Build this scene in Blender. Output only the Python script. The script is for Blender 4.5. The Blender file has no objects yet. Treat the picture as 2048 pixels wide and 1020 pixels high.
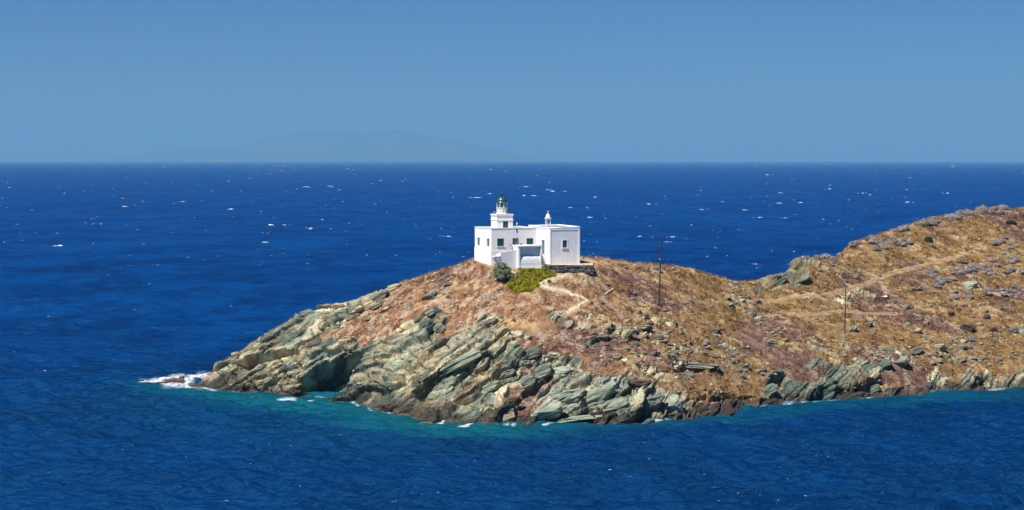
import bpy, math, random
import numpy as np
from mathutils import Vector

# ------------------------------------------------------------------ camera, world, sun
S = 1.25                       # metres per survey unit
F = 4000.0                     # focal length in photo pixels (photo 2048 wide)
EYE = 320.0                    # photo row of the eye level
CAMH = 33.0 * S
scene = bpy.context.scene
COL = scene.collection
cam_d = bpy.data.cameras.new("camera")
cam_d.sensor_width = 36.0
cam_d.lens = F / 2048.0 * 36.0
cam_d.shift_y = -(510.0 - EYE) / 2048.0
cam_d.clip_start = 1.0
cam_d.clip_end = 300000.0
cam = bpy.data.objects.new("camera", cam_d)
COL.objects.link(cam)
cam.location = (0, 0, CAMH)
cam.rotation_euler = (math.radians(90), 0, 0)
scene.camera = cam

SUNV = Vector((-0.44, -0.40, 1.0)).normalized()
SUN_EL = math.asin(SUNV.z)
SUN_AZ = math.atan2(SUNV.x, SUNV.y)
w = bpy.data.worlds.new("World")
scene.world = w
w.use_nodes = True
nt = w.node_tree
bg = nt.nodes["Background"]
sky = nt.nodes.new("ShaderNodeTexSky")
sky.sky_type = 'NISHITA'
sky.sun_disc = False
sky.sun_elevation = SUN_EL
sky.sun_rotation = SUN_AZ
sky.altitude = 2500
sky.air_density = 1.0
sky.dust_density = 0.0
sky.ozone_density = 1.5
hsv = nt.nodes.new("ShaderNodeHueSaturation")
hsv.inputs['Saturation'].default_value = 1.25
hsv.inputs['Value'].default_value = 0.43
nt.links.new(sky.outputs[0], hsv.inputs['Color'])
tint = nt.nodes.new("ShaderNodeMix"); tint.data_type = 'RGBA'; tint.blend_type = 'MULTIPLY'; tint.inputs[0].default_value = 1.0
tint.inputs[7].default_value = (.37, .62, 1.0, 1)
nt.links.new(hsv.outputs[0], tint.inputs[6])
nt.links.new(tint.outputs[2], bg.inputs[0])
bg.inputs[1].default_value = 0.10

sd = bpy.data.lights.new("sun", 'SUN')
sd.energy = 4.8
sd.angle = math.radians(0.53)
sd.color = (1.0, 0.95, 0.87)
sun = bpy.data.objects.new("sun", sd)
COL.objects.link(sun)
sun.rotation_euler = (-SUNV).to_track_quat('-Z', 'Y').to_euler()
sun.location = (0, 0, 300)

scene.view_settings.view_transform = 'Standard'
scene.view_settings.look = 'None'
scene.view_settings.exposure = 0.6
scene.view_settings.gamma = 1.0
scene.render.engine = 'CYCLES'
scene.cycles.max_bounces = 4
scene.cycles.diffuse_bounces = 2
scene.cycles.glossy_bounces = 2
scene.cycles.transmission_bounces = 2
scene.cycles.volume_bounces = 0

rng = np.random.default_rng(11)
random.seed(5)

# ------------------------------------------------------------------ helpers
def P(px, py, d):
    """survey point: bearing, depression and range -> world position"""
    Y = d * S
    return np.array(((px - 1024.0) / F * Y, Y, CAMH - (py - EYE) / F * Y))

def tag(o, label=None, cat=None, group=None, kind=None):
    if label: o["label"] = label
    if cat: o["category"] = cat
    if group: o["group"] = group
    if kind: o["kind"] = kind
    return o

def link(o, parent=None):
    COL.objects.link(o)
    if parent: o.parent = parent
    return o

def empty(name, loc, label, cat, group=None, rz=0.0):
    o = bpy.data.objects.new(name, None)
    o.empty_display_size = 0.3
    link(o)
    o.location = [float(v) for v in loc]
    o.rotation_euler = (0, 0, rz)
    return tag(o, label, cat, group)

def mesh_np(name, V, Fc, mat=None, smooth=False):
    """mesh from arrays; Fc is (n,3) or (n,4)"""
    me = bpy.data.meshes.new(name)
    V = np.ascontiguousarray(V, dtype=np.float32)
    Fc = np.ascontiguousarray(Fc, dtype=np.int32)
    k = Fc.shape[1]
    me.vertices.add(len(V)); me.vertices.foreach_set("co", V.ravel())
    me.loops.add(Fc.size); me.loops.foreach_set("vertex_index", Fc.ravel())
    me.polygons.add(len(Fc))
    me.polygons.foreach_set("loop_start", np.arange(0, Fc.size, k, dtype=np.int32))
    me.polygons.foreach_set("use_smooth", np.full(len(Fc), smooth))
    me.update(calc_edges=True)
    me.validate()
    if mat: me.materials.append(mat)
    return me

def set_col(me, name, C):
    a = me.color_attributes.new(name, 'FLOAT_COLOR', 'POINT')
    C4 = np.ones((len(C), 4), dtype=np.float32); C4[:, :3] = C
    a.data.foreach_set("color", C4.ravel())

def set_f(me, name, A):
    a = me.attributes.new(name, 'FLOAT', 'POINT')
    a.data.foreach_set("value", np.ascontiguousarray(A, dtype=np.float32))

class MB:
    """collects boxes, prisms, lathes and tubes, then links them as one mesh object"""
    def __init__(s): s.v = []; s.f = []
    def add(s, vs, fs):
        n = len(s.v); s.v += [tuple(float(c) for c in v) for v in vs]; s.f += [tuple(i + n for i in f) for f in fs]
    def box(s, x0, x1, y0, y1, z0, z1):
        s.add([(x0,y0,z0),(x1,y0,z0),(x1,y1,z0),(x0,y1,z0),(x0,y0,z1),(x1,y0,z1),(x1,y1,z1),(x0,y1,z1)],
              [(0,3,2,1),(4,5,6,7),(0,1,5,4),(1,2,6,5),(2,3,7,6),(3,0,4,7)])
    def hexa(s, q0, q1):
        s.add(list(q0) + list(q1), [(0,3,2,1),(4,5,6,7),(0,1,5,4),(1,2,6,5),(2,3,7,6),(3,0,4,7)])
    def lathe(s, cx, cy, prof, n=24, a0=0.0):
        vs = []; fs = []
        for r, z in prof:
            for k in range(n):
                a = a0 + 2*math.pi*k/n
                vs.append((cx + r*math.cos(a), cy + r*math.sin(a), z))
        for i in range(len(prof)-1):
            for k in range(n):
                k2 = (k+1) % n
                fs.append((i*n+k, i*n+k2, (i+1)*n+k2, (i+1)*n+k))
        fs.append(tuple(range(n-1, -1, -1))); fs.append(tuple((len(prof)-1)*n + k for k in range(n)))
        s.add(vs, fs)
    def tube(s, pts, r, n=6, r1=None):
        pts = [Vector(p) for p in pts]; m = len(pts); vs = []; fs = []
        for i, p in enumerate(pts):
            t = (pts[min(i+1,m-1)] - pts[max(i-1,0)]).normalized()
            a = t.orthogonal().normalized() if abs(t.z) < .95 else Vector((1,0,0)); b = t.cross(a).normalized(); a = b.cross(t)
            rr = r if r1 is None else r + (r1-r)*i/(m-1)
            for k in range(n):
                q = 2*math.pi*k/n
                vs.append(p + (a*math.cos(q) + b*math.sin(q))*rr)
        for i in range(m-1):
            for k in range(n):
                k2 = (k+1) % n
                fs.append((i*n+k, i*n+k2, (i+1)*n+k2, (i+1)*n+k))
        fs.append(tuple(range(n-1,-1,-1))); fs.append(tuple((m-1)*n+k for k in range(n)))
        s.add(vs, fs)
    def wall(s, a, b, z0, z1, holes, depth, zt1=None):
        """vertical wall sheet from a to b (outside on the right hand of a->b), with real recesses for openings
        holes: (u0,u1,h0,h1) in metres along / absolute z"""
        a = np.array(a, float); b = np.array(b, float); L = np.linalg.norm(b-a); e = (b-a)/L; nrm = np.array((e[1], -e[0]))
        us = sorted({0.0, L} | {h[0] for h in holes} | {h[1] for h in holes})
        zs = sorted({z0, z1} | {h[2] for h in holes} | {h[3] for h in holes})
        zt1 = z1 if zt1 is None else zt1
        def pt(u, z, dp=0.0):
            zz = z if z < z1 else z1 + (zt1 - z1)*u/L
            q = a + e*u - nrm*dp
            return (q[0], q[1], zz)
        for i in range(len(us)-1):
            for j in range(len(zs)-1):
                um = (us[i]+us[i+1])/2; zm = (zs[j]+zs[j+1])/2
                if any(h[0] < um < h[1] and h[2] < zm < h[3] for h in holes): continue
                s.add([pt(us[i],zs[j]), pt(us[i+1],zs[j]), pt(us[i+1],zs[j+1]), pt(us[i],zs[j+1])], [(0,1,2,3)])
        for u0,u1,h0,h1 in holes:
            o = [pt(u0,h0),pt(u1,h0),pt(u1,h1),pt(u0,h1)]; n_ = [pt(u0,h0,depth),pt(u1,h0,depth),pt(u1,h1,depth),pt(u0,h1,depth)]
            s.add(o + n_, [(0,4,5,1),(1,5,6,2),(2,6,7,3),(3,7,4,0),(4,7,6,5)])
    def build(s, name, mat, parent=None, smooth=False):
        me = bpy.data.meshes.new(name); me.from_pydata(s.v, [], s.f); me.update()
        me.materials.append(mat)
        if smooth: me.polygons.foreach_set("use_smooth", [True]*len(me.polygons))
        return link(bpy.data.objects.new(name, me), parent)

# numpy noise -----------------------------------------------------------------
def _h(ix, iy, iz, seed):
    n = (ix.astype(np.int64)*374761393 + iy.astype(np.int64)*668265263 + iz.astype(np.int64)*2147483647 + seed*1274126177) & 0xffffffff
    n = ((n ^ (n >> 13)) * 1274126177) & 0xffffffff
    n = ((n ^ (n >> 16)) * 2246822519) & 0xffffffff
    n = n ^ (n >> 15)
    return (n & 0xffffff).astype(np.float32) / np.float32(0xffffff)

def vnoise(x, y, z=None, seed=0):
    if z is None:
        xi = np.floor(x); yi = np.floor(y); fx = x-xi; fy = y-yi
        fx = fx*fx*fx*(fx*(fx*6-15)+10); fy = fy*fy*fy*(fy*(fy*6-15)+10); zi = np.zeros_like(xi)
        a = _h(xi,yi,zi,seed); b = _h(xi+1,yi,zi,seed); c = _h(xi,yi+1,zi,seed); d = _h(xi+1,yi+1,zi,seed)
        return (a+(b-a)*fx)*(1-fy) + (c+(d-c)*fx)*fy
    zi = np.floor(z); fz = z-zi; fz = fz*fz*(3-2*fz)
    return vnoise(x, y, None, seed + 0) * 0 + _v3(x, y, zi, fz, seed)

def _v3(x, y, zi, fz, seed):
    xi = np.floor(x); yi = np.floor(y); fx = x-xi; fy = y-yi
    fx = fx*fx*(3-2*fx); fy = fy*fy*(3-2*fy)
    r = []
    for k in (0, 1):
        a = _h(xi,yi,zi+k,seed); b = _h(xi+1,yi,zi+k,seed); c = _h(xi,yi+1,zi+k,seed); d = _h(xi+1,yi+1,zi+k,seed)
        r.append((a+(b-a)*fx)*(1-fy) + (c+(d-c)*fx)*fy)
    return r[0] + (r[1]-r[0])*fz

def fbm(x, y, z=None, octv=4, seed=0, gain=0.5):
    t = 0; a = 1.0; n = 0
    for o in range(octv):
        k = 2.03**o
        if z is None: t = t + a*vnoise(x*k + 17.3*o, y*k + 5.1*o, None, seed+o)
        else:
            zz = z*k + 3.7*o; zi = np.floor(zz); fz = zz-zi; fz = fz*fz*(3-2*fz)
            t = t + a*_v3(x*k + 17.3*o, y*k + 5.1*o, zi, fz, seed+o)
        n += a; a *= gain
    return t/n              # 0..1

def sstep(a, b, x):
    t = np.clip((x-a)/(b-a), 0, 1); return t*t*(3-2*t)

def inpoly(x, y, poly):
    r = np.zeros(x.shape, bool); n = len(poly)
    for i in range(n):
        x0,y0 = poly[i]; x1,y1 = poly[(i+1) % n]
        if y0 == y1: continue
        c = ((y0 > y) != (y1 > y)) & (x < (x1-x0)*(y-y0)/(y1-y0)+x0)
        r ^= c
    return r

def polydist(x, y, poly):
    """signed distance, positive inside"""
    d = np.full(x.shape, 1e9, np.float32); n = len(poly)
    for i in range(n):
        ax,ay = poly[i]; bx,by = poly[(i+1) % n]; ex,ey = bx-ax, by-ay
        t = np.clip(((x-ax)*ex+(y-ay)*ey)/(ex*ex+ey*ey+1e-9), 0, 1)
        d = np.minimum(d, (x-ax-ex*t)**2 + (y-ay-ey*t)**2)
    d = np.sqrt(d)
    return np.where(inpoly(x, y, poly), d, -d)

def linedist(x, y, line):
    d = np.full(x.shape, 1e9, np.float32)
    for i in range(len(line)-1):
        ax,ay = line[i]; bx,by = line[i+1]; ex,ey = bx-ax, by-ay
        t = np.clip(((x-ax)*ex+(y-ay)*ey)/(ex*ex+ey*ey+1e-9), 0, 1)
        d = np.minimum(d, (x-ax-ex*t)**2 + (y-ay-ey*t)**2)
    return np.sqrt(d)

# materials -------------------------------------------------------------------
def new_mat(name, rough=0.85, spec=0.25):
    m = bpy.data.materials.new(name); m.use_nodes = True
    b = m.node_tree.nodes["Principled BSDF"]
    b.inputs['Roughness'].default_value = rough
    b.inputs['Specular IOR Level'].default_value = spec
    return m, m.node_tree, b

def nd(nt, t, **kw):
    n = nt.nodes.new(t)
    for k, v in kw.items():
        if k in n.inputs: n.inputs[k].default_value = v
        else: setattr(n, k, v)
    return n

def noise_mat(name, c0, c1, scale=3.0, rough=0.85, spec=0.25, bump=0.0, bscale=20.0, detail=5.0, dist=0.02, coord='Object', lo=.3, hi=.7, stretch=None, rand=0.0):
    m, nt, b = new_mat(name, rough, spec)
    tc = nd(nt, "ShaderNodeTexCoord"); src = tc.outputs[coord]
    if stretch:
        mp = nd(nt, "ShaderNodeMapping"); mp.inputs['Scale'].default_value = stretch; nt.links.new(src, mp.inputs[0]); src = mp.outputs[0]
    n = nd(nt, "ShaderNodeTexNoise", Scale=scale, Detail=detail); nt.links.new(src, n.inputs['Vector'])
    r = nd(nt, "ShaderNodeValToRGB"); nt.links.new(n.outputs['Fac'], r.inputs[0])
    r.color_ramp.elements[0].position = lo; r.color_ramp.elements[1].position = hi
    r.color_ramp.elements[0].color = (*c0, 1); r.color_ramp.elements[1].color = (*c1, 1)
    out = r.outputs[0]
    if rand:
        oi = nd(nt, "ShaderNodeObjectInfo"); mr = nd(nt, "ShaderNodeMapRange"); nt.links.new(oi.outputs['Random'], mr.inputs[0])
        mr.inputs[3].default_value = 1-rand; mr.inputs[4].default_value = 1+rand
        h = nd(nt, "ShaderNodeHueSaturation"); nt.links.new(mr.outputs[0], h.inputs['Value']); nt.links.new(out, h.inputs['Color']); out = h.outputs[0]
    nt.links.new(out, b.inputs['Base Color'])
    if bump:
        n2 = nd(nt, "ShaderNodeTexNoise", Scale=bscale, Detail=6.0); nt.links.new(src, n2.inputs['Vector'])
        bp = nd(nt, "ShaderNodeBump", Strength=bump, Distance=dist); nt.links.new(n2.outputs['Fac'], bp.inputs['Height'])
        nt.links.new(bp.outputs[0], b.inputs['Normal'])
    return m

M = {}
M['white'] = noise_mat('whitewash', (.79,.79,.78), (.89,.89,.88), 2.2, .9, .15, .5, 5.0, dist=.04, lo=.22, hi=.55, stretch=(1,1,.3))
M['white_worn'] = noise_mat('worn_whitewash', (.69,.70,.73), (.82,.83,.85), 1.6, .9, .15, .6, 4.0, dist=.05, lo=.25, hi=.6, stretch=(1,1,.35))
M['coping'] = noise_mat('coping_whitewash', (.66,.64,.60), (.82,.81,.79), 2.5, .9, .15, .3, 8.0)
M['green'] = noise_mat('green_paint', (.004,.075,.055), (.010,.105,.075), 4.0, .45, .4)
M['dome'] = noise_mat('green_dome_metal', (.006,.060,.042), (.018,.10,.068), 2.5, .3, .6)
M['dark'] = noise_mat('dark_iron', (.02,.02,.022), (.05,.045,.04), 6.0, .5, .4)
M['shutter_brown'] = noise_mat('weathered_shutter', (.10,.10,.10), (.19,.17,.15), 5.0, .7, .3)
M['door'] = noise_mat('grey_door', (.09,.15,.17), (.16,.22,.24), 3.0, .5, .4)
M['blue'] = noise_mat('blue_paint', (.015,.09,.20), (.03,.14,.27), 4.0, .5, .4)
M['wood'] = noise_mat('pole_timber', (.030,.027,.025), (.068,.057,.050), 3.0, .9, .1, .4, 10.0, stretch=(1,1,.1))
M['pale_wood'] = noise_mat('bleached_timber', (.22,.16,.10), (.36,.27,.18), 3.0, .9, .1)
M['flag_blue'] = noise_mat('flag_blue', (.02,.06,.25), (.04,.10,.32), 3.0)
M['stone'] = noise_mat('dry_stone', (.05,.047,.043), (.22,.20,.175), 1.8, .95, .1, .8, 5.0, dist=.08, lo=.35, hi=.65)
m_, nt_, b_ = new_mat('lantern_glass', .05, .5)
b_.inputs['Base Color'].default_value = (.35,.55,.60,1); b_.inputs['Transmission Weight'].default_value = .85; b_.inputs['IOR'].default_value = 1.15
M['glass'] = m_
M['lens'] = noise_mat('lamp_lens', (.10,.24,.22), (.32,.48,.44), 5.0, .1, .7)

# ------------------------------------------------------------------ terrain survey
ctrl = []
def cp(px, py, d): ctrl.append(P(px, py, d))
def ridge(px, py, d, b1=(10, -3.0), b2=(30, -3.5)):
    p = P(px, py, d); ctrl.append(p)
    k = (d + b1[0]) / d; ctrl.append(np.array((p[0]*k, p[1]*k, p[2] + b1[1]*S)))
    k = (d + b2[0]) / d; ctrl.append(np.array((p[0]*k, p[1]*k, b2[1]*S)))
def water(px, py):
    d = 33.0*F/(py-EYE)
    p = P(px, py, d); ctrl.append(p)
    for k, z in ((7, -2.2), (22, -5.5)):
        ctrl.append(np.array((p[0]*(d-k)/d, (d-k)*S, z*S)))
# columns of survey points: waterline, slope, skyline
water(400,776); ridge(408,757,292.5,(5,-2),(14,-4)); ctrl.append(P(345,790,290)); ctrl.append(P(345,800,296))
water(440,782); ridge(440,730,291.5,(6,-2.5),(18,-4))
water(480,787); cp(480,745,287.5); ridge(482,703,292)
water(560,790); cp(560,740,284.5); cp(560,690,289); ridge(560,652,294)
water(640,793); cp(640,745,281); cp(640,690,286); ridge(640,616,295)
water(700,803); cp(700,750,277); cp(700,690,282.5); ridge(700,604,296.5)
water(790,830); cp(790,770,265); cp(790,710,272); cp(790,650,280.5); ridge(790,572,297)
cp(850,790,259.5); cp(850,720,267); cp(850,640,277)
water(870,845); ridge(870,545,297)
water(940,848); cp(940,780,258); cp(940,710,265); cp(940,640,273); cp(940,575,282); ridge(935,525,295,(14,-3))
water(1030,850); cp(1030,790,256); cp(1030,720,263.5); cp(1030,650,269); cp(1030,590,274.8); cp(1030,562,277.3)
water(1120,848); cp(1120,790,256); cp(1120,740,261); cp(1120,680,267.5); cp(1120,620,272.8); cp(1120,572,277.8)
water(1220,848); cp(1220,800,254.5); cp(1220,760,258.5); cp(1220,700,265); cp(1220,640,272.5); cp(1220,580,281); ridge(1215,521,296)
water(1310,842); cp(1310,790,258); cp(1310,730,264.5); cp(1310,670,272); cp(1310,605,281); ridge(1310,530,299)
water(1400,830); cp(1400,780,264); cp(1400,720,270.5); cp(1400,650,279.5); cp(1400,590,289); ridge(1400,543,300)
water(1500,817); cp(1500,770,271); cp(1500,710,278); cp(1500,650,286); cp(1500,605,294); ridge(1495,570,303,(12,-3),(34,-3.5))
water(1600,806); cp(1600,765,275.5); cp(1600,710,281); cp(1600,650,290); cp(1600,600,299); cp(1590,560,306); ridge(1590,522,314)
cp(1535,575,304); ridge(1540,556,306,(9,-3.5),(26,-4))
water(1700,798); cp(1700,760,279); cp(1700,700,285); cp(1700,640,296); cp(1700,580,309); cp(1700,530,321); ridge(1700,487,332)
water(1800,790); cp(1800,750,283); cp(1800,690,290); cp(1800,630,303); cp(1800,560,318); cp(1800,500,332); ridge(1800,453,345)
water(1900,782); cp(1900,740,288); cp(1900,680,296); cp(1900,610,309); cp(1900,540,325); cp(1900,480,340); ridge(1900,431,355)
water(2048,778); cp(2048,735,291); cp(2048,670,301); cp(2048,590,318); cp(2048,510,336); cp(2048,455,351); ridge(2048,417,365)
water(2200,776); cp(2200,730,293); cp(2200,660,304); cp(2200,560,325); cp(2200,470,349); ridge(2200,412,370)
water(2380,774); cp(2380,730,294); cp(2380,640,310); cp(2380,520,338); ridge(2380,412,372)
# the levelled ground round the houses
for q in ((950,521,291.5),(985,529,285.5),(1010,536,282),(1037,540,280),(1083,541,280.3),(1110,544,280.6),(1160,545,281.2),(1190,541,283)): cp(*q)
for q in ((990,0,292),(1040,0,291),(1100,0,290),(1150,0,292)):
    p = P(q[0], 528, q[2]); p[2] = 18.15*S; ctrl.append(p)
ridge(1168,514,293.5,(12,-2.5))
ctrl = np.array(ctrl)

def tps_fit(c, lam=0.4):
    n = len(c); d2 = ((c[:,None,:2]-c[None,:,:2])**2).sum(2)
    K = 0.5*d2*np.log(d2+1e-6) + lam*np.eye(n)*10
    Pm = np.c_[np.ones(n), c[:,:2]/100]
    A = np.zeros((n+3, n+3)); A[:n,:n] = K; A[:n,n:] = Pm; A[n:,:n] = Pm.T
    return np.linalg.solve(A, np.r_[c[:,2], 0, 0, 0])
TW = tps_fit(ctrl)
def H0(x, y):
    sh = x.shape; x = x.ravel(); y = y.ravel(); out = np.empty(len(x))
    for i in range(0, len(x), 20000):
        xx = x[i:i+20000]; yy = y[i:i+20000]
        d2 = (xx[:,None]-ctrl[None,:,0])**2 + (yy[:,None]-ctrl[None,:,1])**2
        out[i:i+20000] = (0.5*d2*np.log(d2+1e-6)) @ TW[:-3] + TW[-3] + TW[-2]*xx/100 + TW[-1]*yy/100
    return out.reshape(sh)

# coarse smooth surface, then bilinear lookups
cx0, cx1, cy0, cy1, cst = -85.0, 172.0, 280.0, 510.0, 1.0
CX, CY = np.meshgrid(np.arange(cx0, cx1+.1, cst), np.arange(cy0, cy1+.1, cst))
CZ = H0(CX, CY)
CZ = np.clip(CZ, -9.0, 60.0)
def HS(x, y):
    u = np.clip((x-cx0)/cst, 0, CX.shape[1]-2.001); v = np.clip((y-cy0)/cst, 0, CX.shape[0]-2.001)
    i = u.astype(int); j = v.astype(int); a = u-i; b = v-j
    return (CZ[j,i]*(1-a)+CZ[j,i+1]*a)*(1-b) + (CZ[j+1,i]*(1-a)+CZ[j+1,i+1]*a)*b

def hit(px, py):
    """world point where the survey sight line meets the smooth ground"""
    d = np.arange(285.0, 505.0, 0.25)
    x = (px-1024.0)/F*d; z = CAMH-(py-EYE)/F*d
    g = HS(x, d) - z
    k = np.nonzero(g > 0)[0]
    if len(k) == 0:
        k = [int(np.argmax(g))]
    return np.array((x[k[0]], d[k[0]], z[k[0]]))
def region(pts): return [tuple(hit(a, b)[:2]) for a, b in pts]

# dense grid
gx = np.arange(-66.0, 118.0, 0.165); gx = np.r_[gx, np.arange(118.2, 165.0, 0.8)]
gy = np.r_[np.arange(303.0, 372.0, 0.19), np.arange(372.0, 420.0, 0.34), np.arange(420.0, 505.0, 0.8)]
X, Y = np.meshgrid(gx, gy)
NY, NX = X.shape
Z = HS(X, Y)
flat = sstep(-1.6, .6, polydist(X, Y, [tuple(P(a,b,d)[:2]) for a,b,d in ((944,0,295),(952,0,290),(983,0,284),(1000,0,280.9),(1037,0,279.8),(1090,0,280.2),(1186,0,282.6),(1196,0,284),(1185,0,293),(1130,0,294),(1000,0,296))]))
Z = Z*(1-flat) + (22.1 + .055*(Y-351.0) - .45*sstep(4.5, 7.5, X)*(1-sstep(352,354,Y)))*flat
gzy, gzx = np.gradient(Z, gy, gx)

# ---- regions of rock, soil, wear (outlines surveyed on the slope) ----
R_rock = [
 [(390,785),(405,765),(470,708),(520,668),(600,628),(640,612),(700,602),(772,576),(776,592),(712,622),(668,645),(640,690),(720,692),(795,655),(825,625),(872,616),(905,632),(885,662),(955,645),(1030,620),(1090,618),(1140,624),(1165,642),(1150,660),(1100,668),(1060,680),(1075,720),(1060,755),(1040,775),(1030,852),(850,858),(690,812),(480,797)],
 [(1050,856),(1055,805),(1100,772),(1150,757),(1235,765),(1330,785),(1368,812),(1372,850),(1200,858)],
 [(1022,695),(1080,682),(1165,715),(1155,748),(1100,765),(1040,790),(1030,760)],
 [(1360,850),(1362,806),(1480,795),(1570,798),(1640,800),(1640,822),(1400,852)],
 [(1530,765),(1562,750),(1600,756),(1640,715),(1700,712),(1745,748),(1795,772),(1780,808),(1600,816),(1540,800)],
 [(1840,795),(1852,752),(1900,738),(1960,732),(2010,715),(2080,700),(2080,795)],
 [(1506,582),(1530,552),(1575,528),(1640,512),(1640,530),(1590,572)],
 [(2090,790),(2090,680),(2300,690),(2380,720),(2380,790)],
]
rocky = np.full(X.shape, -99.0, np.float32)
wx = X + 2.6*(fbm(X*.35, Y*.35, seed=3, octv=3)-.5)*2; wy = Y + 3.2*(fbm(X*.35, Y*.35, seed=9, octv=3)-.5)*2
for p in R_rock: rocky = np.maximum(rocky, polydist(wx, wy, region(p)))
def reg(pts, soft=1.0): return sstep(-soft, soft, polydist(wx, wy, region(pts)))
paths_px = {
 'house': [(1135,551),(1112,557),(1090,565),(1078,572),(1100,578),(1130,583),(1160,592),(1173,600),(1165,609),(1150,618),(1132,628)],
 'saddle': [(1175,516),(1195,527),(1215,536),(1240,545)],
 'hill': [(1500,603),(1560,598),(1620,593),(1660,590),(1700,578),(1732,570),(1750,560),(1775,549),(1810,540),(1850,529),(1890,519),(1930,508)],
 'lower': [(1580,630),(1640,628),(1680,622),(1720,625),(1790,628)],
}
paths_w = {k: [tuple(hit(a, b)[:2]) for a, b in v] for k, v in paths_px.items()}
pdist = np.full(X.shape, 1e9, np.float32)
for v in paths_w.values(): pdist = np.minimum(pdist, linedist(X, Y, v))
pathm = 1 - sstep(0.3, 1.0, pdist)

n_big = fbm(X*.09, Y*.09, seed=21, octv=4)
n_mid = fbm(X*.3, Y*.3, seed=31, octv=4)
n_fin = fbm(X*1.1, Y*1.1, seed=41, octv=4)
soilz = .9*reg([(800,620),(1100,610),(1180,660),(1080,700),(1070,770),(960,720),(860,700)], 4) + 0.85*reg([(1500,690),(2400,660),(2400,800),(1500,820)], 3)
rock = sstep(-1.0, 1.2, rocky + 3.0*(n_mid-.5) - soilz*(1.2 + 9*(fbm(X*.25+3, Y*.3, seed=33, octv=4)-.47)))
# scattered outcrops on the grass
outc_zone = np.maximum.reduce([reg([(1150,640),(1330,640),(1500,680),(1560,760),(1380,790),(1150,770)], 5),
                    reg([(1640,690),(1800,700),(2080,640),(2080,760),(1700,760)], 5),
                    .75*reg([(1430,560),(1500,560),(1540,650),(1640,700),(1600,720),(1480,640)], 4),
                    .6*reg([(1600,540),(1720,540),(1740,600),(1620,620)], 3), .45*reg([(600,640),(760,580),(880,545),(900,600),(700,650)], 3)])
outc = sstep(.60, .70, fbm(X*.22, Y*.42, seed=51, octv=4) + .10*(outc_zone-.75)) * (.35+.65*outc_zone)
saddle = reg([(1490,590),(1520,530),(1580,500),(1680,500),(1680,540),(1600,585)], 2)
rock = rock*(1-.5*saddle)
rock = np.maximum(rock, outc*.8) * (1-flat) * (1-.9*pathm)
rock = np.where(Z < 1.2, np.maximum(rock, .9), rock)

# ---- layered schist: bedding planes dipping to the left, broken into slabs ----
al = math.radians(30)
z_ = Z
warp = 1.6*(fbm(X*.11, Y*.11, z_*.15, seed=61, octv=3)-.5)*2 + .3*(fbm(X*.5, Y*.5, z_*.6, seed=63, octv=2)-.5)*2
sc = -X*math.sin(al) + z_*math.cos(al) - .08*Y + warp
uc = X*math.cos(al) + z_*math.sin(al) + .25*Y + 1.2*(fbm(X*.4, Y*.4, z_*.4, seed=65, octv=2)-.5)*2
def beds(period, length, seed, sharp):
    t = sc/period; L = np.floor(t); fr = t-L
    o = _h(L, L*0, L*0, seed)*7.0
    q = uc/length*(.7+.6*_h(L, L*0, L*0+1, seed)) + o; B = np.floor(q); fb = q-B
    a = _h(L, B, L*0, seed+1)
    prof = sstep(0, sharp, fr)*(1-.85*sstep(sharp, 1.0, fr)) 
    crack = sstep(0, .05, fb)*sstep(0, .05, 1-fb)
    return a, prof*(.55+.45*crack), L, B
a1, p1, L1, B1 = beds(3.4, 13.0, 71, .14)
a2, p2, L2, B2 = beds(1.25, 5.5, 81, .18)
a3, p3, L3, B3 = beds(.5, 3.0, 91, .3)
lump = fbm(X*.16, Y*.16, z_*.2, seed=95, octv=3)-.5
an1 = fbm(uc*.10, sc*.75, seed=96, octv=4)-.5; an2 = fbm(uc*.45, sc*3.2, seed=97, octv=3)-.5
gr2 = (1-sstep(0, .16, p2))*0
fr2 = sc/1.25-np.floor(sc/1.25); fr1 = sc/3.4-np.floor(sc/3.4); fr3 = sc/.62-np.floor(sc/.62)
crk = .5*(1-sstep(0, .10, fr1))*(_h(L1, B1, L1*0, 75) > .25) + .45*(1-sstep(0, .16, fr2))*(_h(L2, B2, L2*0, 85) > .35) + .22*(1-sstep(0, .3, fr3))*(fbm(uc*.3, sc*.5, seed=99, octv=2) > .5)
jq = uc/2.6 + .8*fbm(sc*.5, uc*.2, seed=98, octv=2); jf = np.abs(jq-np.floor(jq)-.5)*2
crk = crk + .5*sstep(.86,.96,jf)*(_h(np.floor(jq), np.floor(sc/1.6), L1*0, 86) > .5)
damp = 1-.6*np.maximum(reg([(1500,680),(2400,640),(2400,800),(1500,820)], 12), .8*reg([(1380,780),(1560,770),(1600,815),(1480,830),(1390,850)], 5))
disp = damp*rock*((a1**1.5)*1.7*p1 + (a2**1.2)*.95*p2 + a3*.45*p3*(.4+.6*a2) + 1.0*lump + 1.7*an1 + .8*an2 + .35*(n_fin-.5) - .65 - crk)
soft = (1-rock)*(.9*(n_mid-.5) + .35*(n_fin-.5))*(1-.85*flat)*(1-.6*pathm)
nrm = np.sqrt(gzx**2 + gzy**2 + 1)
NXx, NYy, NZz = -gzx/nrm, -gzy/nrm, 1/nrm
# rock pushes outward (towards the open side) more than upward
ox, oy, oz = NXx*.9, NYy*1.15-.10, NZz*.85
skyl = sstep(0, 6, gzy + .0)           # unused softly
D = disp + soft
px_, py_, pz_ = X + ox*disp, Y + oy*disp, Z + oz*disp + soft
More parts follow.
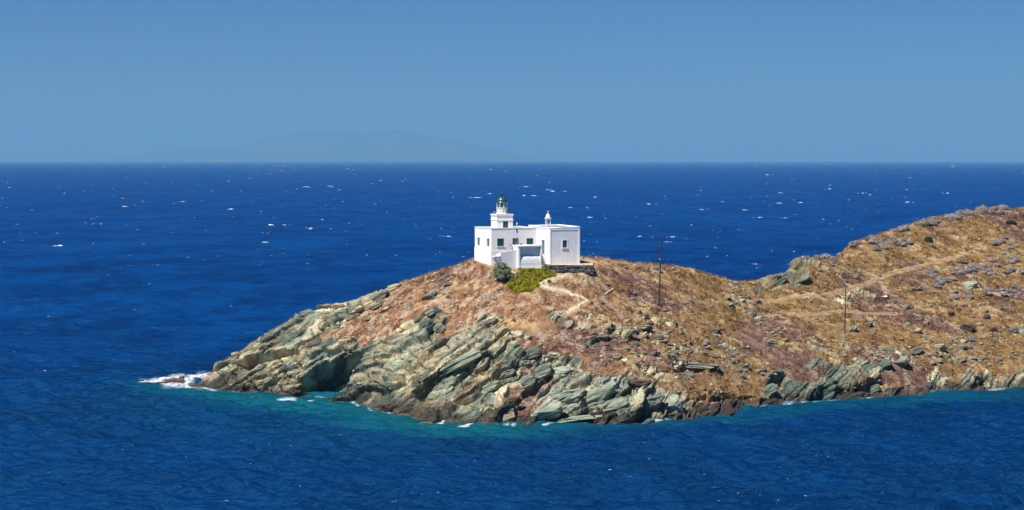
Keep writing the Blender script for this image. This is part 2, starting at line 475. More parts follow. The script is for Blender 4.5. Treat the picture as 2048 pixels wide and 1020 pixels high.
# hollows and overhangs worn into the cliff
def hollow(pts, depth, drop, soft=1.2):
    global py_, pz_, px_
    m = sstep(-.3, soft, polydist(X + .8*(n_fin-.5)*2, Y + .8*(n_mid-.5)*2, region(pts)))
    py_ = py_ + m*depth; pz_ = pz_ - m*drop
hollow([(585,778),(640,736),(690,706),(724,703),(720,730),(704,756),(692,790)], 5.5, 3.0, 1.5)
hollow([(462,724),(520,706),(590,692),(596,706),(540,722),(480,736)], 3.0, 1.6, 1.0)
hollow([(820,792),(850,762),(905,728),(912,738),(870,768),(840,800)], 2.8, 1.6, 1.0)
hollow([(1135,818),(1170,795),(1200,800),(1190,822),(1150,826)], 1.8, 1.3, .9)
hollow([(1600,806),(1640,775),(1680,768),(1690,790),(1650,810)], 2.6, 1.4, 1.0)
hollow([(1530,770),(1548,745),(1575,750),(1570,785)], 2.2, 1.2, 1.0)
hollow([(1320,745),(1390,720),(1460,735),(1400,748)], 1.0, .7, .7)
hollow([(1700,790),(1730,760),(1765,755),(1775,790)], 2.2, 1.2, 1.0)
hollow([(1940,775),(1965,745),(1985,750),(1975,778)], 1.8, 1.0, .8)
hollow([(1375,800),(1440,785),(1530,795),(1440,806)], 1.2, .8, .8)
pz_ = pz_*(1-flat) + flat*(18.15*S + .25*(n_mid-.5) - .0) if False else pz_

# ---- surface colours (what the ground is made of) ----
def mixc(a, b, t): return a + (b-a)*t[..., None]
def C(*c): return np.array(c, np.float32)
def srgb(r, g, b): 
    c = np.array((r, g, b), float)/255; return (np.where(c <= .04045, c/12.92, ((c+.055)/1.055)**2.4)).astype(np.float32)
one = np.ones(X.shape + (3,), np.float32)
tone = fbm(uc*.12, sc*.9, seed=101, octv=4)
tone2 = fbm(uc*.35, sc*2.2, seed=103, octv=3)
tone3 = fbm(X*.18, Y*.18, seed=107, octv=4)
rk = mixc(one*C(.100,.136,.112), C(.265,.300,.225), sstep(.38,.62,tone))
rk = mixc(rk, one*C(.50,.44,.28), .95*sstep(.46,.58,tone2*.6+tone3*.4))
bl = _h(L2, B2, L2*0+5, 7)
tone4 = fbm(uc*.25, sc*4.6, seed=119, octv=2)
rk = rk*(.78+.68*sstep(.3,.7,tone4))[...,None]
bl3 = _h(L3, B3, L3*0+5, 17)
rk = rk*((.72+.5*bl)*(.78+.44*bl3))[...,None]
rk = mixc(rk, one*C(.24,.155,.085), .6*sstep(.58,.68,fbm(X*.5, Y*.5, seed=109, octv=4)))
cream = reg([(830,690),(900,655),(1000,640),(1100,612),(1200,600),(1210,650),(1120,670),(990,690),(900,700)], 3)*.75 + .35*reg([(500,690),(600,640),(760,585),(770,600),(680,640),(600,690)], 3)
rk = mixc(rk, one*C(.50,.46,.33), cream*sstep(.35,.6,tone2+.25*tone3-.05))
yel = reg([(800,720),(880,690),(900,720),(860,780),(800,790)], 3)*.55
rk = mixc(rk, one*C(.38,.31,.15), yel*sstep(.4,.6,n_fin))
palegrn = reg([(1050,850),(1070,800),(1160,758),(1340,785),(1370,845)], 2)
rk = mixc(rk, one*C(.38,.43,.36), palegrn*.75*sstep(.3,.5,tone))
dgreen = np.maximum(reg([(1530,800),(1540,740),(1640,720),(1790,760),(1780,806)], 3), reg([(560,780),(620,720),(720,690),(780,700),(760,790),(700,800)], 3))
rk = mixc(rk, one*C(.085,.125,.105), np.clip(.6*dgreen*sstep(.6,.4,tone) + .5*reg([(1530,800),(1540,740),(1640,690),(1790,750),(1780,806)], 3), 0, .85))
pink = np.maximum(reg([(1030,852),(1042,792),(1075,768),(1120,752),(1130,758),(1075,790),(1056,856)], 1.2), reg([(1780,797),(1788,752),(1832,742),(1856,765),(1842,794)], 1.2))
rk = mixc(rk, one*C(.36,.20,.165), pink*.8*sstep(.25,.5,n_mid))
purp = reg([(1380,845),(1400,775),(1500,775),(1640,795),(1640,815)], 2)
rk = mixc(rk, one*C(.115,.070,.060), purp*.75)
# wet, weed-blackened band at the waterline, uneven
wet = 1-sstep(.6, 2.4, Z + 1.6*(n_mid-.5)*2 + .8*(n_fin-.5)*2)
wet2 = (1-sstep(.2, 3.4, Z + 2.0*(n_mid-.5)*2))*reg([(400,780),(480,720),(800,780),(1030,815),(1030,850),(850,855),(690,810),(470,795)], 2)
rk = mixc(rk, one*C(.045,.038,.033), np.maximum(wet, wet2)*.88)
rk = mixc(rk, one*C(.20,.145,.08), (1-sstep(.0,.35,np.abs(Z-.35)))*.5*sstep(.5,.6,n_mid))

g_red = mixc(one*C(.215,.110,.060), C(.35,.205,.105), sstep(.3,.7,n_fin))
g_gold = mixc(one*C(.180,.106,.044), C(.285,.178,.066), sstep(.3,.7,n_fin))
g_purp = mixc(one*C(.125,.066,.052), C(.19,.11,.075), sstep(.3,.7,n_fin))
east = sstep(-2, 40, X + 10*(n_big-.5))
gr = mixc(g_red, g_gold, east)
gr = mixc(gr, g_purp, 1.0*sstep(.46,.58,n_big + .22*(reg([(1280,600),(1480,600),(1640,640),(1700,580),(1800,590),(1800,640),(1700,660),(1560,700),(1380,660)], 5)-.5)))
gr = mixc(gr, one*C(.52,.40,.22), .55*sstep(.58,.68,n_mid)*sstep(.4,.6,n_fin))
stony = sstep(.56,.66,fbm(X*.8, Y*.8, seed=131, octv=4)) 
gr = mixc(gr, one*C(.47,.40,.30), .6*stony*(1-.6*east))
sand = reg([(985,668),(1010,640),(1075,628),(1080,650),(1030,665)], 1.5)
gr = mixc(gr, one*C(.55,.36,.15), sand*.8)
rk = mixc(rk, one*C(.55,.36,.15), sand*.8)
rk = mixc(rk, one*C(.10,.115,.075), .55*saddle)
gr = gr*C(.93,.92,.95)
colr = mixc(gr, rk, sstep(.25,.6,rock + .3*(n_fin-.5)))
pale = np.maximum(pathm*.8, reg([(1085,542),(1190,541),(1200,548),(1160,556),(1120,556),(1090,560)], .8)*.9)
pale = np.maximum(pale, .75*reg([(1455,598),(1500,590),(1512,600),(1480,608)], 1))
pale = np.maximum(pale, .35*reg([(1140,588),(1170,590),(1178,606),(1150,622),(1120,628)], 1)*sstep(.35,.6,n_fin))
colr = mixc(colr, one*C(.46,.36,.22)*(.8+.4*n_fin)[...,None], pale*.6*sstep(.25,.6,n_fin+.12))
# slope under the lighthouse: limewash spilled on the ground
lw = reg([(955,523),(985,531),(1000,541),(1035,541),(1085,543),(1085,538),(1000,530)], .6)
colr = mixc(colr, one*C(.62,.58,.52), lw*.7)
colr = colr*(.86+.28*fbm(X*3.1, Y*3.1, seed=141, octv=3))[...,None]

idx = np.arange(NY*NX).reshape(NY, NX)
keep = (np.minimum.reduce([pz_[:-1,:-1], pz_[1:,:-1], pz_[:-1,1:], pz_[1:,1:]]) > -4.0)
FQ = np.stack([idx[:-1,:-1], idx[:-1,1:], idx[1:,1:], idx[1:,:-1]], -1)[keep]
used = np.zeros(NY*NX, bool); used[FQ.ravel()] = True
remap = -np.ones(NY*NX, np.int64); remap[used] = np.arange(used.sum())
VV = np.stack([px_, py_, pz_], -1).reshape(-1, 3)

m, ntt, b = new_mat('headland_ground', .92, .12)
at_ = nd(ntt, "ShaderNodeAttribute", attribute_name="Col"); ro = nd(ntt, "ShaderNodeAttribute", attribute_name="rock")
tc = nd(ntt, "ShaderNodeTexCoord")
n1 = nd(ntt, "ShaderNodeTexNoise", Scale=2.6, Detail=8.0, Roughness=.65); ntt.links.new(tc.outputs['Object'], n1.inputs['Vector'])
mr = nd(ntt, "ShaderNodeMapRange"); ntt.links.new(n1.outputs['Fac'], mr.inputs[0]); mr.inputs[1].default_value = .3; mr.inputs[2].default_value = .7; mr.inputs[3].default_value = .62; mr.inputs[4].default_value = 1.38
mx = nd(ntt, "ShaderNodeVectorMath", operation='SCALE'); ntt.links.new(at_.outputs['Color'], mx.inputs[0]); ntt.links.new(mr.outputs[0], mx.inputs['Scale'])
ntt.links.new(mx.outputs[0], b.inputs['Base Color'])
mp = nd(ntt, "ShaderNodeMapping"); mp.inputs['Rotation'].default_value = (0, math.radians(30), 0); mp.inputs['Scale'].default_value = (.55, .7, 9.0)
ntt.links.new(tc.outputs['Object'], mp.inputs[0])
n2 = nd(ntt, "ShaderNodeTexNoise", Scale=1.0, Detail=6.0, Roughness=.6); ntt.links.new(mp.outputs[0], n2.inputs['Vector'])
n3 = nd(ntt, "ShaderNodeTexNoise", Scale=4.0, Detail=6.0, Roughness=.7); ntt.links.new(tc.outputs['Object'], n3.inputs['Vector'])
bp1 = nd(ntt, "ShaderNodeBump", Distance=.6); ntt.links.new(n2.outputs['Fac'], bp1.inputs['Height']); ntt.links.new(ro.outputs['Fac'], bp1.inputs['Strength'])
bp2 = nd(ntt, "ShaderNodeBump", Strength=.8, Distance=.25); ntt.links.new(n3.outputs['Fac'], bp2.inputs['Height']); ntt.links.new(bp1.outputs[0], bp2.inputs['Normal'])
ntt.links.new(bp2.outputs[0], b.inputs['Normal'])
M['ground'] = m
me = mesh_np('headland', VV[used], remap[FQ], m, smooth=False)
set_col(me, 'Col', colr.reshape(-1,3)[used]); set_f(me, 'rock', rock.ravel()[used])
tag(link(bpy.data.objects.new('headland', me)), kind='structure', label='rocky brown headland with grey green cliffs', cat='terrain')

# lookups on the finished ground
def gpt(x, y):
    i = int(np.clip(np.searchsorted(gx, x), 0, NX-1)); j = int(np.clip(np.searchsorted(gy, y), 0, NY-1))
    return np.array((px_[j,i], py_[j,i], pz_[j,i]))
bx = np.round(1024 + F*px_/py_).astype(int); by = np.round(EYE + F*(CAMH-pz_)/py_).astype(int)
ok = (bx >= 0) & (bx < 2400) & (by >= 0) & (by < 1020)
dep = np.full((1020, 2400), 1e9); vid = -np.ones((1020, 2400), np.int64)
o_ = np.argsort(-py_[ok]); vid[by[ok][o_], bx[ok][o_]] = idx[ok][o_]
def seat(px, py, r=7):
    """point of the finished ground seen along a surveyed sight line"""
    px = int(round(px)); py = int(round(py))
    for rr in range(0, 40):
        y = py + rr
        if y >= 1018: break
        k = vid[y:y+3, max(px-3,0):px+4]; k = k[k >= 0]
        if len(k) >= 3:
            q = VV[k]; m_ = q[:,1].min(); q = q[q[:,1] < m_ + 2.0]; return q[np.argmin(np.abs(1024+F*q[:,0]/q[:,1]-px)+np.abs(EYE+F*(CAMH-q[:,2])/q[:,1]-y))].copy()
    return hit(px, py)

# ------------------------------------------------------------------ sea
rows = []
r_ = 1060.0
ys = []
py = 1075.0
while py > EYE + 40: ys.append(py); py -= 0.75
while py > EYE + 8: ys.append(py); py -= 0.6
while py > EYE + 1.4: ys.append(py); py -= 0.3
dist = 33.0*S*F/(np.array(ys)-EYE)
dist = np.r_[[60.0, 120.0, 170.0], dist[dist > 175], [140000.0, 170000.0]]
cols = np.r_[np.linspace(-2600,-120,40), np.arange(-100, 2150, 2.4), np.linspace(2170,4700,40)]
PXX, DD = np.meshgrid(cols, dist)
SX = (PXX-1024)/F*DD; SY = DD.copy()
step = np.gradient(dist)[:,None]*np.ones_like(SX)
SZ = np.zeros_like(SX)
for k in range(84):
    lam = float(np.exp(rng.uniform(math.log(1.5), math.log(14.0)))) if k < 54 else float(np.exp(rng.uniform(math.log(14.0), math.log(60.0)))); ang = rng.normal(math.radians(-97), .38)
    ph = rng.uniform(0, 6.28); amp = (.026 if lam < 5 else .0135)*lam**.80 if k < 54 else .036*(lam/14)**.7
    f_ = sstep(2.0, 4.0, lam/np.abs(step))
    kx, ky = math.cos(ang)*6.283/lam, math.sin(ang)*6.283/lam
    SZ += amp*f_*np.sin(kx*SX + ky*SY + ph)
gust = fbm(SX*.012, SY*.012, seed=201, octv=3)
SZ *= (.55 + .9*gust)
# lee water under the headland is calmer
bot = HS(SX, SY); inside = (SX > cx0) & (SX < cx1) & (SY > cy0) & (SY < cy1)
depthw = np.where(inside, np.clip(-bot, -5, 12), 12.0)
SZ *= .5 + .5*sstep(.0, 6.0, depthw)
fi = np.arange(SX.size).reshape(SX.shape)
FS = np.stack([fi[:-1,:-1], fi[:-1,1:], fi[1:,1:], fi[1:,:-1]], -1).reshape(-1,4)
nz1 = fbm(SX*.03, SY*.02, seed=205, octv=4)
deep = mixc(np.ones(SX.shape+(3,),np.float32)*C(.0006,.020,.085), C(.0010,.043,.170), sstep(.25,.75,.45*nz1+.55*fbm(SX*.13, SY*.07, seed=207, octv=3)))
near = 1-sstep(300., 520., SY + 120*(nz1-.5))
deep = mixc(deep, C(.0006,.019,.066)*np.ones(3,np.float32), near*.6)
def seareg(pts, soft):
    w2 = [( (a-1024)/F*(33*S*F/(b_-EYE)), 33*S*F/(b_-EYE)) for a,b_ in pts]
    return sstep(-soft, soft, polydist(SX + 10*(nz1-.5), SY + 16*(fbm(SX*.08,SY*.05,seed=211,octv=3)-.5), w2))
turq = .78*seareg([(240,772),(420,765),(700,795),(860,840),(1000,850),(1250,848),(1180,868),(1000,880),(850,880),(700,850),(500,815),(330,790)], 9.0)
turq = np.maximum(turq, .42*seareg([(1230,850),(1400,832),(1600,808),(1850,784),(2060,779),(2060,800),(1800,812),(1500,842),(1300,866)], 6.0))
turq = np.maximum(turq, .12*seareg([(180,800),(500,790),(800,830),(960,890),(700,900),(300,850)], 12.0))
shore = 1-sstep(-1.5, 3.6, depthw + 2.0*(fbm(SX*.15,SY*.15,seed=213,octv=3)-.5))
turq = np.maximum(turq, .8*shore)
turq *= .55+.5*fbm(SX*.06, SY*.04, seed=215, octv=4)
scol = mixc(deep, C(.004,.108,.128)*np.ones(3,np.float32), np.clip(turq,0,1))
grn = seareg([(620,796),(720,800),(840,842),(1000,852),(1000,862),(840,858),(700,825)], 3.0)
scol = mixc(scol, C(.008,.115,.085)*np.ones(3,np.float32), .3*grn)
# surf: foam on the water against the rocks
edge = 1-sstep(.05, .55, np.abs(depthw+.1) + .5*(fbm(SX*.5,SY*.5,seed=221,octv=3)-.35))
surf = edge*sstep(.42,.62,fbm(SX*.2,SY*.2,seed=223,octv=3))*.75
brk = seareg([(268,768),(325,756),(420,752),(430,762),(400,775),(360,772),(300,772)], 2.4)
surf = np.maximum(surf, brk*sstep(.38,.60,fbm(SX*.5,SY*.22,seed=225,octv=4)+.08*brk))
for q, s_ in (([(490,790),(560,791),(620,797),(600,800),(520,796)],.6), ([(680,800),(705,797),(712,806),(695,808)],.7), ([(770,830),(800,818),(840,832),(800,838)],.9), ([(842,846),(900,843),(1000,850),(1000,853),(880,851)],.5), ([(1030,851.5),(1120,849.5),(1120,850.5),(1040,853)],.25)):
    surf = np.maximum(surf, seareg(q, s_)*sstep(.48,.62,fbm(SX*.5,SY*.35,seed=227,octv=3)))
m, ntt, b = new_mat('sea_water', .5, 0.0)
at_ = nd(ntt, "ShaderNodeAttribute", attribute_name="Col"); fo = nd(ntt, "ShaderNodeAttribute", attribute_name="foam")
tc = nd(ntt, "ShaderNodeTexCoord")
nA = nd(ntt, "ShaderNodeTexNoise", Scale=1.6, Detail=6.0, Roughness=.65); ntt.links.new(tc.outputs['Object'], nA.inputs['Vector'])
mr = nd(ntt, "ShaderNodeMapRange"); mr.inputs[1].default_value = .38; mr.inputs[2].default_value = .58
ad = nd(ntt, "ShaderNodeMath", operation='MULTIPLY'); ntt.links.new(nA.outputs['Fac'], mr.inputs[0]); ntt.links.new(mr.outputs[0], ad.inputs[0]); ntt.links.new(fo.outputs['Fac'], ad.inputs[1])
ad2 = nd(ntt, "ShaderNodeMath", operation='MULTIPLY_ADD', use_clamp=True); ntt.links.new(fo.outputs['Fac'], ad2.inputs[0]); ad2.inputs[1].default_value = .15; ntt.links.new(ad.outputs[0], ad2.inputs[2])
mxx = nd(ntt, "ShaderNodeMix", data_type='RGBA'); ntt.links.new(ad2.outputs[0], mxx.inputs[0]); ntt.links.new(at_.outputs['Color'], mxx.inputs[6]); mxx.inputs[7].default_value = (.80,.84,.86,1)
ntt.links.new(mxx.outputs[2], b.inputs['Base Color'])
mpw = nd(ntt, "ShaderNodeMapping"); mpw.inputs['Scale'].default_value = (.55, 1.0, 1.0); ntt.links.new(tc.outputs['Object'], mpw.inputs[0])
nB = nd(ntt, "ShaderNodeTexNoise", Scale=.9, Detail=5.0, Roughness=.6); ntt.links.new(mpw.outputs[0], nB.inputs['Vector'])
nC = nd(ntt, "ShaderNodeTexNoise", Scale=.12, Detail=4.0, Roughness=.6); ntt.links.new(mpw.outputs[0], nC.inputs['Vector'])
bA = nd(ntt, "ShaderNodeBump", Strength=1.0, Distance=.9); ntt.links.new(nB.outputs['Fac'], bA.inputs['Height'])
bB = nd(ntt, "ShaderNodeBump", Strength=.7, Distance=2.0); ntt.links.new(nC.outputs['Fac'], bB.inputs['Height']); ntt.links.new(bA.outputs[0], bB.inputs['Normal'])
ntt.links.new(bB.outputs[0], b.inputs['Normal'])
gl = nd(ntt, "ShaderNodeBsdfGlossy", Roughness=.18); gl.inputs['Color'].default_value = (.12,.50,1.0,1); ntt.links.new(bB.outputs[0], gl.inputs['Normal'])
fr_n = nd(ntt, "ShaderNodeFresnel", IOR=1.33); ntt.links.new(bB.outputs[0], fr_n.inputs['Normal'])
fm = nd(ntt, "ShaderNodeMath", operation='MULTIPLY'); fm.inputs[1].default_value = .85; ntt.links.new(fr_n.outputs[0], fm.inputs[0])
ms = nd(ntt, "ShaderNodeMixShader"); ntt.links.new(fm.outputs[0], ms.inputs[0]); ntt.links.new(b.outputs[0], ms.inputs[1]); ntt.links.new(gl.outputs[0], ms.inputs[2])
ntt.links.new(ms.outputs[0], ntt.nodes['Material Output'].inputs['Surface'])
me = mesh_np('sea', np.stack([SX,SY,SZ],-1).reshape(-1,3), FS, m, smooth=True)
set_col(me, 'Col', scol.reshape(-1,3)); set_f(me, 'foam', np.clip(surf,0,1).ravel())
tag(link(bpy.data.objects.new('sea', me)), kind='structure', label='deep blue wind ruffled sea around the headland', cat='sea')

# whitecaps: breaking crests of foam, real lumps on the water
caps = [(120,493,20,5),(462,419,14,3),(542,451,16,3.5),(622,458,18,3.5),(530,486,20,2.5),(568,451,10,2),(612,374,20,2),(660,373,12,2),(955,396,24,2.5),(1105,383,16,2.5),(1048,392,10,3),(897,474,16,2.5),(1130,383,10,2),(1140,416,10,2),(1052,374,12,2),(1178,436,10,2.5),(1298,409,12,2.5),(1600,406,14,2.5),(1660,378,12,2),(1725,387,12,2),(1815,405,12,2.5),(1535,350,14,2),(1560,386,12,2),(1490,421,12,2),(1895,387,14,2.5),(1558,407,16,2),(1405,420,12,2.5),(1520,436,14,2),(90,745,10,2.5),(645,440,9,2),(250,414,16,2),(365,404,12,2),(1345,475,12,2.5),(1335,485,16,1.5),(1280,474,12,2.5),(1512,530,12,2),(1570,437,12,2),(1180,436,10,2),(980,388,12,2),(988,425,9,2),(1066,392,12,2),(1095,380,10,2),(1190,395,12,2)]
for k in range(900):
    py = 324 + 215*rng.random()**1.5; px = rng.uniform(-120, 2170)
    s_ = rng.random()**2.2
    caps.append((px, py, 1.5 + 7*s_, .5 + 1.2*s_))
for k in range(90):
    caps.append((rng.uniform(0,2048), rng.uniform(540,770), 2.2+4*rng.random()**2, .9+.8*rng.random()))
for k in range(70):
    caps.append((rng.uniform(0,2048), rng.uniform(870,1015), 2.5+7*rng.random()**2.5, 1.0+1.0*rng.random()))
FV = []; FF = []; FC = []; nv = 0
caps2 = []
for k in range(46):
    t = rng.random()**.8; caps2.append((285+140*t, 767-10*t+rng.normal(0,2.4), rng.uniform(8,26), rng.uniform(1.2,3.0), rng.uniform(.7,1)))
for i_, (px, py, wpx, hpx) in enumerate(caps):
    big = i_ < 43; bright = 1.0 if big else .25 + .75*rng.random()**1.3
    for q in range(3 if big else (1 if rng.random() < .6 else 2)):
        f_ = (1.0, .5, .35)[q]
        caps2.append((px + (0 if q == 0 else rng.normal(0, .55)*wpx), py + (0 if q == 0 else rng.normal(0, .8)), wpx*f_*rng.uniform(.6,1.0), hpx*(.50 if q == 0 else .32), bright*(1 if q == 0 else .6)))
for px, py, wpx, hpx, br in caps2:
    py = max(py, EYE+4); d = 33*S*F/(py-EYE); x0 = (px-1024)/F*d
    if 440 < px and py > 835 and py < 870 and 700 < px < 1420: continue
    if px > 440 and -80 < x0 < 170 and 295 < d < 500 and HS(np.array([x0]), np.array([d]))[0] > -3: continue
    wm = wpx*d/F; hm = hpx*d/F*.8; n = max(6, int(wpx*1.5)); dm = max(hm*1.5, wm*.12)
    tilt = rng.normal(0, .3)
    u = np.linspace(-1, 1, n); env = (1-np.abs(u)**1.6)*(.15+1.0*rng.random(n)); off = rng.normal(0, .35, n)*dm
    for r, (fy, fz) in enumerate(((-1.0,-.15),(-.35,.75),(.1,1.0),(.9,-.15))):
        FV.append(np.stack([x0+u*wm/2, d+off+fy*dm*(.4+.6*env)+u*wm/2*tilt, fz*hm*env+.34+.04*rng.random(n)], -1))
        FC.append(np.outer(np.clip(br*(.5+.5*env/(env.max()+1e-6)),0,1), np.ones(3)))
    for r in range(3):
        q = nv + r*n + np.arange(n-1); FF.append(np.stack([q, q+1, q+1+n, q+n], -1))
    nv += 4*n
fcv = np.concatenate(FC)[:,:1]; fcv = C(.012,.10,.25)*(1-fcv) + C(.74,.79,.83)*fcv
m, ntt, b = new_mat('foam', .8, .1); at_ = nd(ntt,"ShaderNodeAttribute",attribute_name="Col"); ntt.links.new(at_.outputs['Color'], b.inputs['Base Color']); M['foam'] = m
me = mesh_np('foam', np.concatenate(FV), np.concatenate(FF), M['foam'], smooth=True); set_col(me, 'Col', fcv)
tag(link(bpy.data.objects.new('foam', me)), kind='stuff', label='white foam of breaking wave crests on the blue sea', cat='foam')

# distant island in the haze
prof = [(150,322),(240,316),(300,304),(350,299),(420,298),(470,293),(520,284),(560,274),(600,264),(640,262),(690,265),(730,268),(755,262),(785,258),(820,262),(860,271),(900,279),(950,288),(1000,299),(1040,309),(1090,318),(1150,323)]
pxs = np.linspace(150, 1150, 260); pz = np.interp(pxs, [p[0] for p in prof], [p[1] for p in prof])
DI = 60000.0
hx = (pxs-1024)/F*DI; hz = np.maximum((EYE-pz)/F*DI + CAMH, -20) + 0.0
vv = np.linspace(-1, 1, 40); U, V_ = np.meshgrid(np.arange(260), vv)
nn = fbm(U*.06, V_*3+4, seed=301, octv=5)-.5
IZ = hz[None,:]*(1-np.abs(V_)**1.4)*(1+.5*nn*np.abs(V_)) + 40*nn*(1-np.abs(V_)) - 60*(np.abs(V_)>.98)
IX = np.repeat(hx[None,:], 40, 0); IY = DI + V_*5000 
IX = IX*(IY/DI)
q = np.arange(40*260).reshape(40,260)
M['far'] = noise_mat('far_hills', (.04,.055,.05), (.10,.10,.08), .0008)
me = mesh_np('far_hills', np.stack([IX,IY,IZ],-1).reshape(-1,3), np.stack([q[:-1,:-1],q[:-1,1:],q[1:,1:],q[1:,:-1]],-1).reshape(-1,4), M['far'], smooth=True)
tag(link(bpy.data.objects.new('far_hills', me)), kind='structure', label='faint blue island on the horizon', cat='hills')

# ------------------------------------------------------------------ the lighthouse buildings
TH = math.radians(21.0)
E1 = np.array((math.cos(TH), math.sin(TH))); E2 = np.array((-math.sin(TH), math.cos(TH)))
C0 = P(983, 500, 286.0)[:2]                     # near corner of the keeper's house
KM = 286*S/F                                     # metres per photo pixel at the house
def ZZ(py, d): return CAMH - (py-EYE)/F*d*S
def at2(u, v): return C0 + E1*u + E2*v           # house axes: u along the front, v into the house
root = empty('lighthouse', (C0[0], C0[1], 18.0*S), 'white lighthouse with square tower and green dome', 'lighthouse', rz=TH)
base_z = 18.0*S
def lz(z): return z - base_z                     # absolute height -> local height
W = 90*KM/math.cos(TH); L = 35*KM/math.sin(TH)
top = ZZ(457.5, 286.5)
# local frame: x along front, y into house
def ufront(px): return (px-983)*KM/math.cos(TH)
def vleft(px): return (983-px)*KM/math.sin(TH)*1.0
mb = MB()
zt = lz(top)
wins_f = [(ufront(994.5), ufront(1008), lz(ZZ(492.5,286.8)), lz(ZZ(477,286.8))), (ufront(1053.5), ufront(1067), lz(ZZ(490.5,288)), lz(ZZ(476.5,288)))]
door_f = (ufront(1026), ufront(1036), lz(ZZ(505,287.4)), lz(ZZ(477,287.4)))
wins_l = [(vleft(958.3), vleft(953.3), lz(ZZ(490.5,291)), lz(ZZ(475.5,291))), (vleft(978.3), vleft(973.3), lz(ZZ(492.5,288)), lz(ZZ(477,288)))]
mb.wall((0,0), (W,0), -1.5, zt, wins_f+[door_f], .14)
mb.wall((0,L), (0,0), -1.5, zt, [(L-a[1], L-a[0], a[2], a[3]) if False else (L-max(a[0],a[1]), L-min(a[0],a[1]), a[2], a[3]) for a in wins_l], .22)
mb.wall((W,0), (W,L), -1.5, zt, [], .1); mb.wall((W,L), (0,L), -1.5, zt, [], .1)
mb.box(.25, W-.25, .25, L-.25, zt-.75, zt-.45)
mb.wall((.25,L-.25),(.25,.25),zt-.8,zt-.002,[],.1) if False else None
wall = mb.build('wall', M['white'], root)
# parapet ring with coping, and the plinth
mb = MB(); t_, p_ = .16, .05
for (x0,x1,y0,y1) in ((-p_,W+p_,-p_,.25),(-p_,W+p_,L-.25,L+p_),(-p_,.25,.25,L-.25),(W-.25,W+p_,.25,L-.25)): mb.box(x0,x1,y0,y1,zt-.02,zt+t_)
mb.build('parapet_coping', M['coping'], root)
mb = MB(); zp = lz(ZZ(499,286))
mb.box(-.09, W*.30, -.09, -.003, -1.6, zp-.25); mb.box(-.09, -.003, -.003, L+.03, -1.6, zp)
mb.build('plinth', M['white'], root)
mb = MB(); mb.box(.25, W-.25, .25, L-.25, zt-.44, zt-.40); mb.build('roof', M['coping'], root)

def shutter(parent, x0, x1, z0, z1, y, mat, fmat, leaf='shutter', axis='x', sill=True, label=None):
    """window: frame bars around, two boarded leaves with slat lines; faces -y (axis x) or -x (axis y)"""
    def bx(mb, a0, a1, y0, y1, c0, c1):
        if axis == 'x': mb.box(a0, a1, y0, y1, c0, c1)
        else: mb.box(y0, y1, a0, a1, c0, c1)
    mb = MB(); t = .06
    bx(mb, x0, x0+t, y, y+.07, z0, z1); bx(mb, x1-t, x1, y, y+.07, z0, z1); bx(mb, x0+t, x1-t, y, y+.07, z1-t, z1); bx(mb, x0+t, x1-t, y, y+.07, z0, z0+t)
    fr = mb.build('window_frame', fmat, parent)
    for s_ in (0, 1):
        mb = MB(); xm = (x0+x1)/2; a0, a1 = (x0+t+.005, xm-.008) if s_ == 0 else (xm+.008, x1-t-.005)
        n = 9; h = (z1-z0-2*t-.02)/n
        for k in range(n): bx(mb, a0, a1, y+.02, y+.055, z0+t+.01+k*h, z0+t+.01+(k+.86)*h)
        bx(mb, a0, a1, y+.04, y+.065, z0+t+.01, z1-t-.01)
        mb.build(leaf, mat, fr)
    if sill:
        mb = MB(); bx(mb, x0-.12, x1+.12, -.10 if axis=='x' else -.10, -.003, z0-.10, z0-.005); mb.build('sill', M['white'], fr)
    return fr
for a in wins_f: shutter(root, a[0], a[1], a[2], a[3], .06, M['green'], M['green'])
for a in wins_l:
    v0, v1 = min(a[0],a[1]), max(a[0],a[1]); shutter(root, v0, v1, a[2], a[3], .13, M['shutter_brown'], M['shutter_brown'], axis='y', sill=False)
# door: frame, leaf, upper pane
mb = MB(); a = door_f
mb.box(a[0]-.08,a[0],-.04,.08,a[2],a[3]+.08); mb.box(a[1],a[1]+.08,-.04,.08,a[2],a[3]+.08); mb.box(a[0],a[1],-.04,.08,a[3],a[3]+.08)
fr = mb.build('door', M['shutter_brown'], root)
mb = MB(); mb.box(a[0]+.01,a[1]-.01,.07,.11,a[2],a[3]-.01); mb.build('door_leaf', M['door'], fr)
mb = MB(); mb.box(a[0]+.14,a[0]+.20,.03,.068,a[2]+.2,a[3]-.1); mb.box(a[1]-.30,a[1]-.26,.03,.068,a[2]+.9,a[2]+1.05); mb.build('handle', M['dark'], fr)
mb = MB(); x = ufront(1040.5); mb.box(x, x+.42, -.03, -.003, lz(ZZ(490,287.6)), lz(ZZ(487,287.6))); mb.build('name_plate', M['dark'], root)
mb = MB(); x = ufront(1020); mb.tube([(x,-.003,lz(ZZ(488,287))),(x,-.16,lz(ZZ(487.5,287))),(x,-.2,lz(ZZ(489,287)))], .03); mb.lathe(x,-.2,[(.03,lz(ZZ(489.2,287))),(.08,lz(ZZ(489.6,287))),(.09,lz(ZZ(491.5,287))),(.04,lz(ZZ(492,287)))],10); mb.build('wall_lamp', M['shutter_brown'], root)
